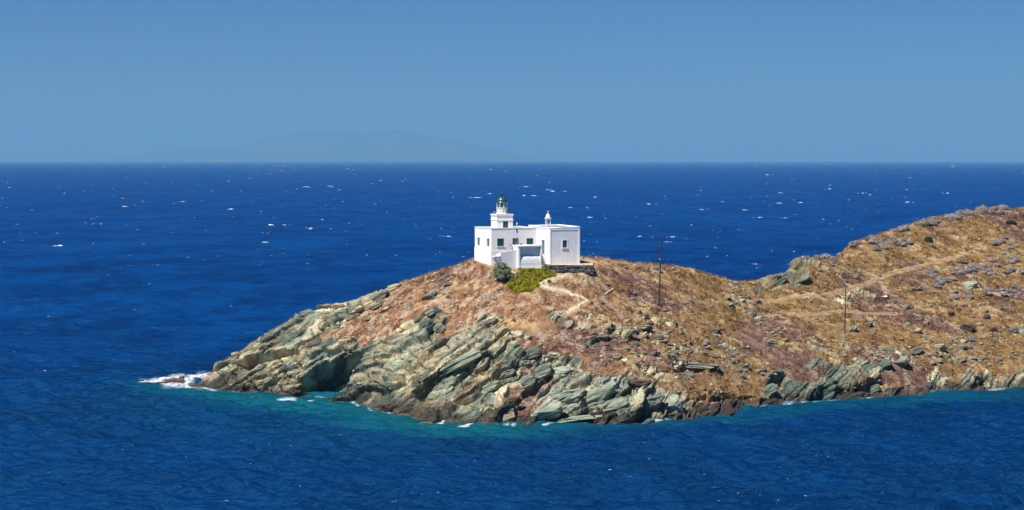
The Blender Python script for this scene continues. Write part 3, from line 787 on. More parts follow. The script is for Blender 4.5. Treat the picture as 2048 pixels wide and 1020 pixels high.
# square tower
tu = ufront(994)*1.0; 
TC = np.array(((994-1024)/F*289.3*S, 289.3*S)); rel = TC - C0; tu, tv = rel @ E1, rel @ E2
TS = 32.0*KM/math.cos(TH)
z_t0 = zt-.6; z_slab = lz(ZZ(431,291)); z_top = lz(ZZ(427.5,291)); z_band = lz(ZZ(439.5,291))
ds = ((1006-994)*KM/math.cos(TH), (1016.5-994)*KM/math.cos(TH), lz(ZZ(458.5,290)), lz(ZZ(442.5,290)))
mb = MB()
mb.wall((tu,tv),(tu+TS,tv),z_t0,z_slab,[ds],.12); mb.wall((tu,tv+TS),(tu,tv),z_t0,z_slab,[],.1); mb.wall((tu+TS,tv),(tu+TS,tv+TS),z_t0,z_slab,[],.1); mb.wall((tu+TS,tv+TS),(tu,tv+TS),z_t0,z_slab,[],.1)
tw = mb.build('tower', M['white'], root)
mb = MB(); e = .10; mb.box(tu-e,tu+TS+e,tv-e,tv+TS+e,z_slab,z_top); mb.box(tu-e*.5,tu+TS+e*.5,tv-e*.5,tv+TS+e*.5,z_slab-.09,z_slab); mb.build('gallery_slab', M['coping'], tw)
mb = MB(); h = .09
for (x0,x1,y0,y1) in ((tu-h,tu+TS+h,tv-h,tv-.003),(tu-h,tu+TS+h,tv+TS+.003,tv+TS+h),(tu-h,tu-.003,tv-.003,tv+TS+.003),(tu+TS+.003,tu+TS+h,tv-.003,tv+TS+.003)): mb.box(x0,x1,y0,y1,z_band-.07,z_band+.07)
mb.build('cornice', M['white'], tw)
def shutter_at(parent, u0, v0, a, mat):
    mb = MB(); n = 10; t=.05
    mb.box(u0+a[0],u0+a[0]+t,v0+.03,v0+.1,a[2],a[3]); mb.box(u0+a[1]-t,u0+a[1],v0+.03,v0+.1,a[2],a[3]); mb.box(u0+a[0]+t,u0+a[1]-t,v0+.03,v0+.1,a[3]-t,a[3])
    fr = mb.build('tower_door', mat, parent)
    xm = (a[0]+a[1])/2
    for (x0,x1) in ((a[0]+t+.005,xm-.008),(xm+.008,a[1]-t-.005)):
        mb = MB(); hh=(a[3]-a[2]-t-.02)/n
        for k in range(n): mb.box(u0+x0,u0+x1,v0+.05,v0+.085,a[2]+.01+k*hh,a[2]+.01+(k+.86)*hh)
        mb.box(u0+x0,u0+x1,v0+.07,v0+.1,a[2]+.01,a[3]-t-.01); mb.build('shutter', mat, fr)
shutter_at(tw, tu, tv, ds, M['green'])
# lantern
lc = ((1003.8-1024)/F*291.2*S, 291.2*S); rel = np.array(lc)-C0; lu, lv = rel @ E1, rel @ E2
rr = 11.2*KM
z1 = lz(ZZ(416,291)); z2 = lz(ZZ(405.2,291)); z3 = lz(ZZ(393,291))
mb = MB(); mb.lathe(lu,lv,[(rr*1.05,z_top-.02),(rr*1.05,z_top+.10),(rr*.98,z_top+.14),(rr*.98,z1-.08),(rr*1.04,z1-.07),(rr*1.04,z1)],12,math.radians(15)); lb = mb.build('lantern_base', M['coping'], root)
mb = MB(); nseg = 8
for k in range(nseg):
    a = 2*math.pi*k/nseg + math.radians(-90-22.5-21+22.5+22.5); x,y = lu+rr*.96*math.cos(a), lv+rr*.96*math.sin(a)
    mb.tube([(x,y,z1),(x,y,z2)], .055, 6)
mb.lathe(lu,lv,[(rr*.90,z1+.001),(rr*1.0,z1+.001),(rr*1.0,z1+.07),(rr*.90,z1+.07)],24); mb.lathe(lu,lv,[(rr*.90,z2-.08),(rr*1.0,z2-.08),(rr*1.0,z2-.002),(rr*.90,z2-.002)],24)
lr = mb.build('lantern_frame', M['white'], root)
mb = MB(); mb.lathe(lu,lv,[(rr*.93,z1+.08),(rr*.93,z2-.09)],8,math.radians(-90-21+22.5)); mb.build('glazing', M['glass'], lr)
mb = MB(); mb.lathe(lu,lv,[(.10,z1),(.12,z1+.2),(.30,z1+.25),(.36,(z1+z2)/2),(.30,z2-.25),(.10,z2-.2)],16); mb.build('lamp', M['lens'], lr, True)
mb = MB(); pr = [(rr*1.0,z2),(rr*1.10,z2+.02),(rr*1.10,z2+.10),(rr*1.0,z2+.14)]
for k in range(1, 10):
    a = math.pi/2*k/10; pr.append((rr*1.0*math.cos(a), z2+.14+(z3-z2-.14)*math.sin(a)))
pr.append((.10,z3)); mb.lathe(lu,lv,pr,28)
dm = mb.build('dome', M['dome'], root, True)
zb = lz(ZZ(388.5,291)); rb = 2.9*KM
mb = MB(); mb.lathe(lu,lv,[(.10,z3-.02),(.08,zb-rb*.9)]+[(rb*math.sin(math.pi*k/10), zb-rb*math.cos(math.pi*k/10)) for k in range(1,10)]+[(.03,zb+rb)],16); fb_ = mb.build('finial', M['dark'], dm, True)
mb = MB(); mb.tube([(lu,lv,zb+rb*.9),(lu,lv,lz(ZZ(374,291)))], .016, 5, .008); mb.build('lightning_rod', M['dark'], dm)
# gallery railing
mb = MB(); z_r = lz(ZZ(417.5,291)); e = .03
cs = [(tu+e,tv+e),(tu+TS-e,tv+e),(tu+TS-e,tv+TS-e),(tu+e,tv+TS-e)]
for i in range(4):
    p0, p1 = cs[i], cs[(i+1)%4]
    for k in range(5):
        f_ = k/5; x,y = p0[0]+(p1[0]-p0[0])*f_, p0[1]+(p1[1]-p0[1])*f_; mb.tube([(x,y,z_top-.01),(x,y,z_r)], .018, 5)
    for zz in (z_r, (z_r+z_top)/2): mb.tube([(*p0,zz),(*p1,zz)], .014, 5)
mb.build('gallery_railing', M['dark'], root)

# ---- chapel block on the right ----
CP = at2(W, 0) - E2*(26*KM/math.sin(TH))
cr = empty('chapel', (CP[0], CP[1], base_z), 'white flat roofed chapel with small domed belfry and blue window', 'chapel', rz=TH)
CW = 61*KM/math.cos(TH)*.99; CL = 41*KM/math.sin(TH)
dC = CP[1]/S
hF = lz(ZZ(457.5,dC)); hR = lz(ZZ(454.3,dC+1.7)); hB = lz(ZZ(451.5,dC+7.6)); hBR = hB+.05
def cu(px): return (px-1099.5)*KM*.993/math.cos(TH)
def cv(px): return (1099.5-px)*KM/math.sin(TH)
wc = (cu(1125.5), cu(1134.2), lz(ZZ(495.5,dC+.8)), lz(ZZ(480.5,dC+.8)))
dc = (cv(1089.8), cv(1084.6), lz(ZZ(508,dC+2.7)), lz(ZZ(480,dC+2.7)))
mb = MB()
mb.wall((0,0),(CW,0),-1.2,hF,[wc],.16,hR); mb.wall((0,CL),(0,0),-1.2,hB,[(CL-dc[1],CL-dc[0],dc[2],dc[3])],.18,hF)
mb.wall((CW,0),(CW,CL),-1.2,hR,[],.1,hBR); mb.wall((CW,CL),(0,CL),-1.2,hBR,[],.1,hB)
mb.build('wall', M['white_worn'], cr)
mb = MB(); zr = min(hF,hB)-.5
mb.hexa([(.2,.2,hF-.42),(CW-.2,.2,hR-.42),(CW-.2,CL-.2,hBR-.42),(.2,CL-.2,hB-.42)],[(.2,.2,hF-.30),(CW-.2,.2,hR-.30),(CW-.2,CL-.2,hBR-.30),(.2,CL-.2,hB-.30)])
mb.build('roof', M['coping'], cr)
mb = MB(); t_=.15; o=.05
def rim(a, b, za, zb_, n): # bar between a and b, widened by n inward
    mb.hexa([(a[0],a[1],za-.03),(b[0],b[1],zb_-.03),(b[0]+n[0],b[1]+n[1],zb_-.03),(a[0]+n[0],a[1]+n[1],za-.03)],[(a[0],a[1],za+t_),(b[0],b[1],zb_+t_),(b[0]+n[0],b[1]+n[1],zb_+t_),(a[0]+n[0],a[1]+n[1],za+t_)])
rim((-o,-o),(CW+o,-o),hF,hR,(0,.28)); rim((CW+o,.23),(CW+o,CL-.23),hR,hBR,(-.28,0)); rim((CW+o,CL+o),(-o,CL+o),hBR,hB,(0,-.28)); rim((-o,CL-.23),(-o,.23),hB,hF,(.28,0))
mb.build('parapet_coping', M['white'], cr)
# raised border on the front wall
mb = MB(); mb.box(0.02,.26,-.05,-.003,-.9,hF-.04); mb.box(CW-.34,CW-.02,-.05,-.003,-.9,hF-.04); mb.box(.26,CW-.34,-.05,-.003,hF-.28,hF-.04); mb.build('wall_border', M['white'], cr)
mb = MB(); mb.box(.27,CW-.35,-.10,-.052,-1.0,.28); mb.build('plinth', M['coping'], cr)
# chapel window: white surround, blue frame, panes
mb = MB(); s_=.16; a=wc
mb.box(a[0]-s_,a[0]-.002,-.04,-.003,a[2],a[3]+s_); mb.box(a[1]+.002,a[1]+s_,-.04,-.003,a[2],a[3]+s_); mb.box(a[0]-.002,a[1]+.002,-.04,-.003,a[3]+.002,a[3]+s_); mb.box(a[0]-s_-.03,a[1]+s_+.03,-.13,-.003,a[2]-.14,a[2]-.002)
wd = mb.build('window', M['white'], cr)
mb = MB(); t=.07; xm=(a[0]+a[1])/2
mb.box(a[0],a[0]+t,.04,.10,a[2],a[3]); mb.box(a[1]-t,a[1],.04,.10,a[2],a[3]); mb.box(a[0]+t,a[1]-t,.04,.10,a[3]-t,a[3]); mb.box(a[0]+t,a[1]-t,.04,.10,a[2],a[2]+t); mb.box(xm-.035,xm+.035,.045,.095,a[2]+t,a[3]-t); mb.box(a[0]+t,xm-.035,.05,.09,(a[2]+a[3])/2-.03,(a[2]+a[3])/2+.03); mb.box(xm+.035,a[1]-t,.05,.09,(a[2]+a[3])/2-.03,(a[2]+a[3])/2+.03)
mb.build('frame', M['blue'], wd)
m_, n_, b_ = new_mat('dark_pane', .08, .6); b_.inputs['Base Color'].default_value = (.02,.06,.12,1); M['pane'] = m_
mb = MB(); mb.box(a[0]+t,a[1]-t,.075,.085,a[2]+t,a[3]-t); mb.build('pane', M['pane'], wd)
# chapel door on the left wall
mb = MB(); a=dc; mb.box(-.06,.10,a[0]-.10,a[0],a[2],a[3]+.1); mb.box(-.06,.10,a[1],a[1]+.10,a[2],a[3]+.1); mb.box(-.06,.10,a[0],a[1],a[3],a[3]+.1)
dd = mb.build('door', M['white'], cr)
mb = MB(); mb.box(.10,.15,a[0]+.01,a[1]-.01,a[2],a[3]-.01)
for k in range(3): mb.box(.085,.10,a[0]+.2,a[1]-.2,a[2]+.25+k*.75,a[2]+.75+k*.75)
mb.build('door_leaf', M['door'], dd)
# belfry: square shaft with arched openings, shoulders, domed cap, cross
bu, bv = .45, cv(1092.0)+.1; bz = hF-.35
bh = lz(ZZ(437.5,285)); bw = 4.6*KM*.92
mb = MB(); tt=.10
for sx in (-1,1):
    for sy in (-1,1): mb.box(bu+sx*bw-(tt if sx>0 else -0)-(0 if sx>0 else 0), bu+sx*bw+(0 if sx>0 else tt), bv+sy*bw-(tt if sy>0 else 0), bv+sy*bw+(0 if sy>0 else tt), bz, bh)
mb.box(bu-bw,bu+bw,bv-bw,bv+bw,bz-.02,bz+.55)
n=7
def arch(axis, s_):
    c = bh-.30; r = bw-tt
    pts = [(-r*math.cos(math.pi*k/(n)), c+r*.75*math.sin(math.pi*k/(n))) for k in range(n+1)]
    for k in range(n):
        (u0,w0),(u1,w1) = pts[k], pts[k+1]
        def q(u,w,d): return (bu+u, bv+s_*(bw-d), w) if axis=='x' else (bu+s_*(bw-d), bv+u, w)
        mb.hexa([q(u0,w0,.0),q(u1,w1,.0),q(u1,w1,tt),q(u0,w0,tt)],[q(u0,bh,.0),q(u1,bh,.0),q(u1,bh,tt),q(u0,bh,tt)])
for s_ in (-1,1): arch('x',s_); arch('y',s_)
mb.box(bu-bw*1.22,bu+bw*1.22,bv-bw*1.22,bv+bw*1.22,bh,bh+.16)
bf = mb.build('belfry', M['white'], cr)
mb = MB(); zc = bh+.16; mb.lathe(bu,bv,[(bw*1.12,zc),(bw*1.12,zc+.12)]+[(bw*1.08*math.cos(math.pi/2*k/8), zc+.12+.62*math.sin(math.pi/2*k/8)) for k in range(0,8)]+[(.05,zc+.74)],16); mb.build('cap', M['white'], bf, True)
mb = MB(); zc2=zc+.72; mb.box(bu-.05,bu+.05,bv-.04,bv+.04,zc2,zc2+.55); mb.box(bu-.19,bu-.05,bv-.035,bv+.035,zc2+.30,zc2+.38); mb.box(bu+.05,bu+.19,bv-.035,bv+.035,zc2+.30,zc2+.38); mb.build('cross', M['white'], bf)
mb = MB(); mb.lathe(bu,bv,[(.05,bh-.25),(.14,bh-.34),(.18,bh-.6),(.24,bh-.68)],12); mb.build('bell', M['dark'], bf, True)

# ---- porch block in front, with its stairs and wing wall ----
PO = np.array(((1037-1024)/F*280.6*S, 280.6*S))
pr_ = empty('porch', (PO[0], PO[1], base_z), 'low white porch block with flat slab top and deep shaded recess', 'porch', rz=TH)
PK = 280.6*S/F
PW = 46*PK/math.cos(TH); PD = 11*PK/math.sin(TH)
pt = lz(ZZ(491.0,280.6)); pb = -1.2
zl = lz(ZZ(512.5,281))
mb = MB()
mb.box(0,.30,0,PD,pb,pt-.22); mb.box(PW-.18,PW,.0,PD,pb,pt-.22)             # side walls
mb.box(.30,PW-.18,.55,PD,pb,pt-.22)                                          # back of the recess
# swollen lower wall filling the foot of the recess
prof_ = [(0.06,pb),(0.05,zl-1.2),(0.12,zl-.6),(0.24,zl-.2),(0.34,zl+.0)]
nseg = 14; xs = np.linspace(.30,PW-.18,nseg+1)
for k in range(nseg):
    for j in range(len(prof_)-1):
        h0 = .10*math.sin(k*1.3)*(j==len(prof_)-2); h1 = .10*math.sin((k+1)*1.3)*(j==len(prof_)-2)
        mb.add([(xs[k],prof_[j][0],prof_[j][1]),(xs[k+1],prof_[j][0],prof_[j][1]),(xs[k+1],prof_[j+1][0],prof_[j+1][1]+h1),(xs[k],prof_[j+1][0],prof_[j+1][1]+h0)],[(0,1,2,3)])
    mb.add([(xs[k],.34,zl+.10*math.sin(k*1.3)),(xs[k+1],.34,zl+.10*math.sin((k+1)*1.3)),(xs[k+1],.56,zl+.05),(xs[k],.56,zl+.05)],[(0,1,2,3)])
mb.build('wall', M['white_worn'], pr_)
mb = MB(); mb.box(-.06,PW+.05,-.08,PD+.1,pt-.22,pt); mb.build('roof_slab', M['white'], pr_)
mb = MB(); mb.box(-.55,PW+.1,-.30,-.003,-1.2,lz(ZZ(536.2,280))); mb.build('plinth', M['coping'], pr_)
# wing wall left of the porch: sloping top
mb = MB(); x0 = -3.15; za = lz(ZZ(504,282)); zb_ = lz(ZZ(498,282))
mb.hexa([(x0,.55,-3.2),(-.003,.75,-3.2),(-.003,1.1,-3.2),(x0,.9,-3.2)],[(x0,.55,za),(-.003,.75,zb_),(-.003,1.1,zb_),(x0,.9,za)])
mb.box(x0,-.003,1.1,2.6,-2.2,za-.25)
mb.build('wing_wall', M['white'], pr_)
# open stairs of thick slabs: one up the seaward side of the wing wall, one between porch and chapel
def stair(ends, y0, y1, zbot, ztop, parent):
    n = len(ends); rise = (ztop-zbot)/n; mb = MB()
    lo = min(e[0] for e in ends); hi = max(e[1] for e in ends)
    for k, (xa, xb) in enumerate(ends):
        z = zbot + rise*(k+1); mb.box(xa, xb, y0, y1, z-rise*.5, z); mb.box(xa+.03, xb-.03, y0+.42, y1, z-rise+.002, z-rise*.5-.002)
    return mb.build('stair', M['white'], parent)
ends = [(x0-.25-.17*k, x0-.003) for k in range(6)]
stair(ends, .5, 2.0, lz(ZZ(530,282.5)), lz(ZZ(510.5,282.5)), pr_)
ends = [(PW+.003, PW+1.12-.13*k) for k in range(6)]
stair(ends, .45, 2.0, lz(ZZ(531,281.5)), lz(ZZ(509.5,281.5)), pr_)

# flag hanging from a thin pole on the porch
fp = P(1035.5,492,282.5); fp[2] = pt+base_z
fl = empty('flagpole', fp, 'thin flagpole with furled blue and white flag above porch', 'flagpole')
hp = ZZ(444,282.5)-fp[2]
mb = MB(); mb.tube([(0,0,-.05),(-.10,0,hp*.6),(-.2,0,hp)], .028, 6, .018); mb.lathe(-.2,0,[(.02,hp-.02),(.05,hp+.03),(.02,hp+.08)],8); mb.build('pole', M['pale_wood'], fl)
mb = MB(); rings = []
for k in range(10):
    t = k/9; z_ = hp*.985-t*1.85; xo = -.19+.10*t+.05*math.sin(t*14); wf = .08+.08*t
    rings.append([(xo-wf,-.05,z_),(xo+wf,-.08,z_),(xo+wf*.8,.06,z_),(xo-wf*.8,.05,z_)])
for k in range(9): n = len(mb.v); mb.v += rings[k] + rings[k+1]; mb.f += [tuple(n+i for i in f) for f in ((0,1,5,4),(1,2,6,5),(2,3,7,6),(3,0,4,7))]
fo_ = mb.build('flag', M['white'], fl); fo_.data.materials.append(M['flag_blue'])
for i, p in enumerate(fo_.data.polygons): p.material_index = 1 if (i//4 in (2,5,6,7,8)) else 0

# dry stone retaining wall below the chapel
def stone_wall(name, pa, pb_, zb0, zt0, zb1, zt1, thick, label, nst, seed):
    r = random.Random(seed); a = np.array(pa); b_ = np.array(pb_); Lw = np.linalg.norm(b_-a); e = (b_-a)/Lw; nn = np.array((e[1],-e[0]))
    mb = MB(); 
    courses = max(3, int((zt0-zb0)/.24))
    for c in range(courses):
        u = -r.random()*.2
        while u < Lw:
            wd_ = .28+.55*r.random(); t = min(max((u+wd_/2)/Lw,0),1)
            z0 = (zb0+(zb1-zb0)*t); z1 = (zt0+(zt1-zt0)*t); h = (z1-z0)/courses
            f0 = .02+.12*r.random(); lo = z0+h*c+.015; hi = z0+h*(c+1)-.01+r.uniform(-.03,.03)
            u0, u1 = max(u,0)+.012, min(u+wd_,Lw)-.012
            if u1-u0 > .08:
                def q(u_, d_, z_): p = a+e*u_+nn*d_; return (p[0],p[1],z_)
                j = lambda: r.uniform(-.03,.03)
                mb.hexa([q(u0,f0+j(),lo),q(u1,f0+j(),lo+j()*.5),q(u1,-thick,lo),q(u0,-thick,lo)],[q(u0+abs(j()),f0+j()-.03,hi+j()),q(u1-abs(j()),f0+j()-.03,hi+j()),q(u1,-thick,hi),q(u0,-thick,hi)])
            u += wd_
    ob = mb.build(name, M['stone'], None); return tag(ob, label, 'stone wall')
a = P(1090,0,279.5)[:2]; b_ = P(1187,0,281.8)[:2]
stone_wall('stone_wall', a, b_, ZZ(542,280.3), ZZ(529.5,280.3), ZZ(543,282.6), ZZ(530,282.6), .9, 'long dark dry stone retaining wall under the white chapel', 0, 3)
a = P(1171,0,281.0)[:2]; b_ = P(1193,0,281.8)[:2]
stone_wall('stone_wall', a, b_, ZZ(548,281.0), ZZ(539.5,281.0), ZZ(548,281.8), ZZ(541,281.8), .6, 'short broken stretch of stone wall beside the footpath', 0, 4)
# terrace fill behind the long wall
mb = MB(); q0 = P(1089,0,280.1)[:2]; q1 = P(1186,0,282.3)[:2]; q2 = P(1186,0,287)[:2]; q3 = P(1089,0,287)[:2]; zz = ZZ(530.5,281)-.05
mb.hexa([(*q0,zz-2.2),(*q1,zz-2.2),(*q2,zz-2.2),(*q3,zz-2.2)],[(*q0,zz),(*q1,zz),(*q2,zz+.1),(*q3,zz+.1)])
tag(mb.build('terrace', noise_mat('terrace_soil',(.36,.27,.18),(.60,.52,.40),1.5,.95,.1,.5,4.0), None), kind='structure', label='pale levelled terrace under the chapel', cat='terrace')

M['path_pale'] = noise_mat('trodden_path', (.44,.34,.22), (.66,.56,.42), 1.4, .95, .1, .6, 4.0, dist=.1)
# footpaths: worn ribbons lying on the slope
M['path'] = noise_mat('worn_path', (.25,.160,.072), (.37,.26,.13), 1.4, .95, .1, .6, 4.0, dist=.1)
for nm, ln in paths_w.items():
    pts = []
    for i in range(len(ln)-1):
        for t in np.linspace(0, 1, 24, endpoint=False): pts.append(np.array(ln[i])*(1-t)+np.array(ln[i+1])*t)
    pts = np.array(pts); sm = pts.copy()
    for _ in range(30): sm[1:-1] = (sm[:-2]+sm[2:]+sm[1:-1]*2)/4
    tg = np.gradient(sm, axis=0); tg /= np.linalg.norm(tg,axis=1)[:,None]+1e-9; no = np.stack([-tg[:,1],tg[:,0]],-1); sm = sm + no*(.5*(vnoise(np.arange(len(sm))*.16, np.zeros(len(sm)), seed=78)-.5))[:,None]
    V=[]; n=len(sm); wv = (.10 + .22*vnoise(np.arange(n)*.22, np.zeros(n), seed=77)) * (1.45 if nm=='house' else (.85 if nm=='hill' else .6))
    for k,o in enumerate((-1,-.5,0,.5,1)):
        q = sm + no*(wv*o)[:,None]
        for i in range(n):
            g = gpt(q[i,0], q[i,1]); V.append((q[i,0], q[i,1], g[2] + (.07 if abs(o)<1 else -.10)))
    V = np.array(V); q = np.arange(5*n).reshape(5,n)
    me = mesh_np('footpath', V, np.stack([q[:-1,:-1],q[1:,:-1],q[1:,1:],q[:-1,1:]],-1).reshape(-1,4), M['path_pale' if nm == 'house' else 'path'], True)
    tag(link(bpy.data.objects.new('footpath', me)), kind='structure', label={'house':'pale dirt footpath curving down from the lighthouse','saddle':'short pale track behind the chapel','hill':'narrow pale footpath climbing the golden hill','lower':'faint level path across the slope by the pole'}[nm], cat='footpath')

# ------------------------------------------------------------------ poles
def pole(px0, py0, px1, py1, r0, mat, label, fit=True, name='utility_pole'):
    g = seat(px0, py0); d = g[1]
    topz = CAMH-(py1-EYE)/F*d; hh = topz-g[2]; lean = (px1-px0)/F*d
    o = empty(name, g, label, 'pole')
    mb = MB(); mb.tube([(0,0,-.6),(lean*.5,0,hh*.5),(lean,0,hh)], r0, 10, r0*.62); sh = mb.build('shaft', mat, o)
    if fit:
        for k,(f_,s_) in enumerate(((.985,1),(.955,-1))):
            mb = MB(); x = lean*f_; z = hh*f_; mb.tube([(x,0,z),(x+.16*s_,-.05,z),(x+.2*s_,-.05,z+.10)], .02, 5); mb.lathe(x+.2*s_,-.05,[(.03,z+.08),(.065,z+.12),(.05,z+.2),(.065,z+.22),(.02,z+.28)],8)
            mb.build('insulator_bracket', M['dark'], o)
        mb = MB(); z = hh*.655; x = lean*.655; mb.box(x-.20,x-.08,-.16,-.04,z-.10,z+.12); mb.build('junction_box', M['coping'], o)
    return o
pole(1317,611,1322,470,.135,M['wood'],'tallest dark timber pole rising against the sea beside the lighthouse')
pole(1689,667,1691,573,.115,M['wood'],'dark timber pole on the slope before the golden hill')
pole(1643,592,1645,540,.095,M['pale_wood'],'thin pale pole standing by the saddle cliff', fit=False)
# pale plank lying on the slope
g0 = seat(1210,590); g1 = seat(1226,579)
mb = MB(); a = Vector(g0)+Vector((0,0,.18)); b_ = Vector(g1)+Vector((0,0,.22)); mb.tube([a, (a+b_)/2+Vector((0,0,.05)), b_], .09, 6)
tag(mb.build('pipe', M['white'], None), 'short white pipe lying in the dry grass', 'pipe')
# dry stalks on the hilltop
for k,(px,h) in enumerate(((1923,8),(1949,11),(1961,17),(1978,15),(1990,11))):
    g = seat(px, 405); d = g[1]; hm = h*d/F*1.25
    mb = MB(); mb.tube([(0,0,-.2),(.03,0,hm*.5),(-.02,0,hm)], .05, 5, .03)
    for j in range(7):
        z = hm*(.55+.06*j); s_ = (-1)**j; mb.tube([(0,0,z),(.14*s_*(1.2-.08*j),.05*(j%3-1),z+.10),(.2*s_*(1.2-.08*j),.06*(j%3-1),z+.22)], .025, 4)
    o = mb.build('dry_stalk', M['wood'], None); o.location = g
    tag(o, ['shortest dark dry stalk, set apart down the hilltop','second dark dry stalk along the hilltop from the sea side','tallest thin dark dry stalk on the hilltop','dark dry stalk just inland of the tallest one','last dark dry stalk on the hilltop, beside grey bushes'][k], 'dry stalk', 'dry stalks on the hilltop')

# ------------------------------------------------------------------ boulders and outcrops
def ico(sub):
    import bmesh
    bm = bmesh.new(); bmesh.ops.create_icosphere(bm, subdivisions=sub, radius=1.0)
    V = np.array([v.co[:] for v in bm.verts]); Fc = np.array([[v.index for v in f.verts] for f in bm.faces]); bm.free(); return V, Fc
IV, IF = ico(4); IV3, IF3 = ico(2)
def rock_mat(name, c0, c1, c2):
    m, nt, b = new_mat(name, .92, .12)
    tc = nd(nt, "ShaderNodeTexCoord"); mp = nd(nt, "ShaderNodeMapping"); mp.inputs['Scale'].default_value = (.7,.7,3.5); nt.links.new(tc.outputs['Object'], mp.inputs[0])
    n = nd(nt, "ShaderNodeTexNoise", Scale=1.2, Detail=6.0); nt.links.new(mp.outputs[0], n.inputs['Vector'])
    r = nd(nt, "ShaderNodeValToRGB"); nt.links.new(n.outputs['Fac'], r.inputs[0])
    e = r.color_ramp.elements; e[0].position=.32; e[0].color=(*c0,1); e[1].position=.68; e[1].color=(*c2,1); x=e.new(.5); x.color=(*c1,1)
    oi = nd(nt, "ShaderNodeObjectInfo"); mr = nd(nt, "ShaderNodeMapRange"); nt.links.new(oi.outputs['Random'], mr.inputs[0]); mr.inputs[3].default_value=.75; mr.inputs[4].default_value=1.2
    h = nd(nt, "ShaderNodeHueSaturation"); nt.links.new(mr.outputs[0], h.inputs['Value']); nt.links.new(r.outputs[0], h.inputs['Color']); nt.links.new(h.outputs[0], b.inputs['Base Color'])
    n2 = nd(nt, "ShaderNodeTexNoise", Scale=3.0, Detail=7.0); nt.links.new(mp.outputs[0], n2.inputs['Vector'])
    bp = nd(nt, "ShaderNodeBump", Strength=.9, Distance=.2); nt.links.new(n2.outputs['Fac'], bp.inputs['Height']); nt.links.new(bp.outputs[0], b.inputs['Normal'])
    return m
RM = {'grey': rock_mat('grey_schist', (.09,.088,.072), (.19,.18,.138), (.34,.31,.22)),
      'green': rock_mat('green_schist', (.10,.125,.095), (.21,.24,.18), (.40,.40,.29)),
      'deep': rock_mat('dark_green_schist', (.05,.07,.058), (.11,.14,.11), (.23,.25,.185)),
      'dark': rock_mat('dark_wet_rock', (.025,.022,.02), (.055,.045,.04), (.12,.09,.07)),
      'tan': rock_mat('tan_rock', (.19,.14,.085), (.34,.27,.17), (.48,.41,.29)),
      'white': rock_mat('limewashed_rock', (.45,.43,.40), (.62,.60,.56), (.75,.74,.72)),
      'brown': rock_mat('brown_reef', (.06,.035,.025), (.13,.075,.055), (.20,.13,.10))}
def rock_mesh(seed, sub=4, flat=1.0):
    V = (IV if sub == 4 else IV3).copy()
    r = np.random.default_rng(seed)
    V = np.sign(V)*np.abs(V)**.72
    for _ in range(9):                     # flat broken faces
        n = r.normal(size=3); n /= np.linalg.norm(n); c = r.uniform(.55,.85); d = V @ n; V = V - np.outer(np.maximum(d-c, 0)*.92, n)
    f = fbm(V[:,0]*1.3+seed, V[:,1]*1.3, V[:,2]*1.3, octv=4, seed=seed)-.5
    st = V[:,2]*3.4 + .7*fbm(V[:,0]*.9+seed, V[:,1]*.9, octv=2, seed=seed+3)*2; fr = st-np.floor(st)
    lay = (_h(np.floor(st), np.floor(st)*0, np.floor(st)*0, seed)-.35)*.26*sstep(0,.25,fr)
    rad = 1 + .5*f + 0
    V = V*rad[:,None]; V[:,:2] *= (1+lay)[:,None]
    return V
rock_meshes = {}
def rock_me(mat, v):
    k = (mat, v)
    if k not in rock_meshes:
        rock_meshes[k] = mesh_np('boulder', rock_mesh(400+v*13), IF, RM[mat], False)
    return rock_meshes[k]
def boulder(px, py, wpx, hpx, mat, label, tilt=25, group=None, cat='boulder', name='boulder', depth=.75, v=None):
    """px,py = middle of the rock in the survey"""
    g = seat(px, py + hpx*.30); d = g[1]
    o = link(bpy.data.objects.new(name, rock_me(mat, random.randrange(7) if v is None else v)))
    a, c = wpx*d/F/2/.85, hpx*d/F/2/.85
    o.scale = (a, a*depth, c); o.location = (g[0], g[1]+a*depth*.2, g[2]+c*.35)
    o.rotation_euler = (math.radians(random.uniform(-10,14)), math.radians(-tilt), math.radians(random.uniform(-18,18)))
    return tag(o, label, cat, group)
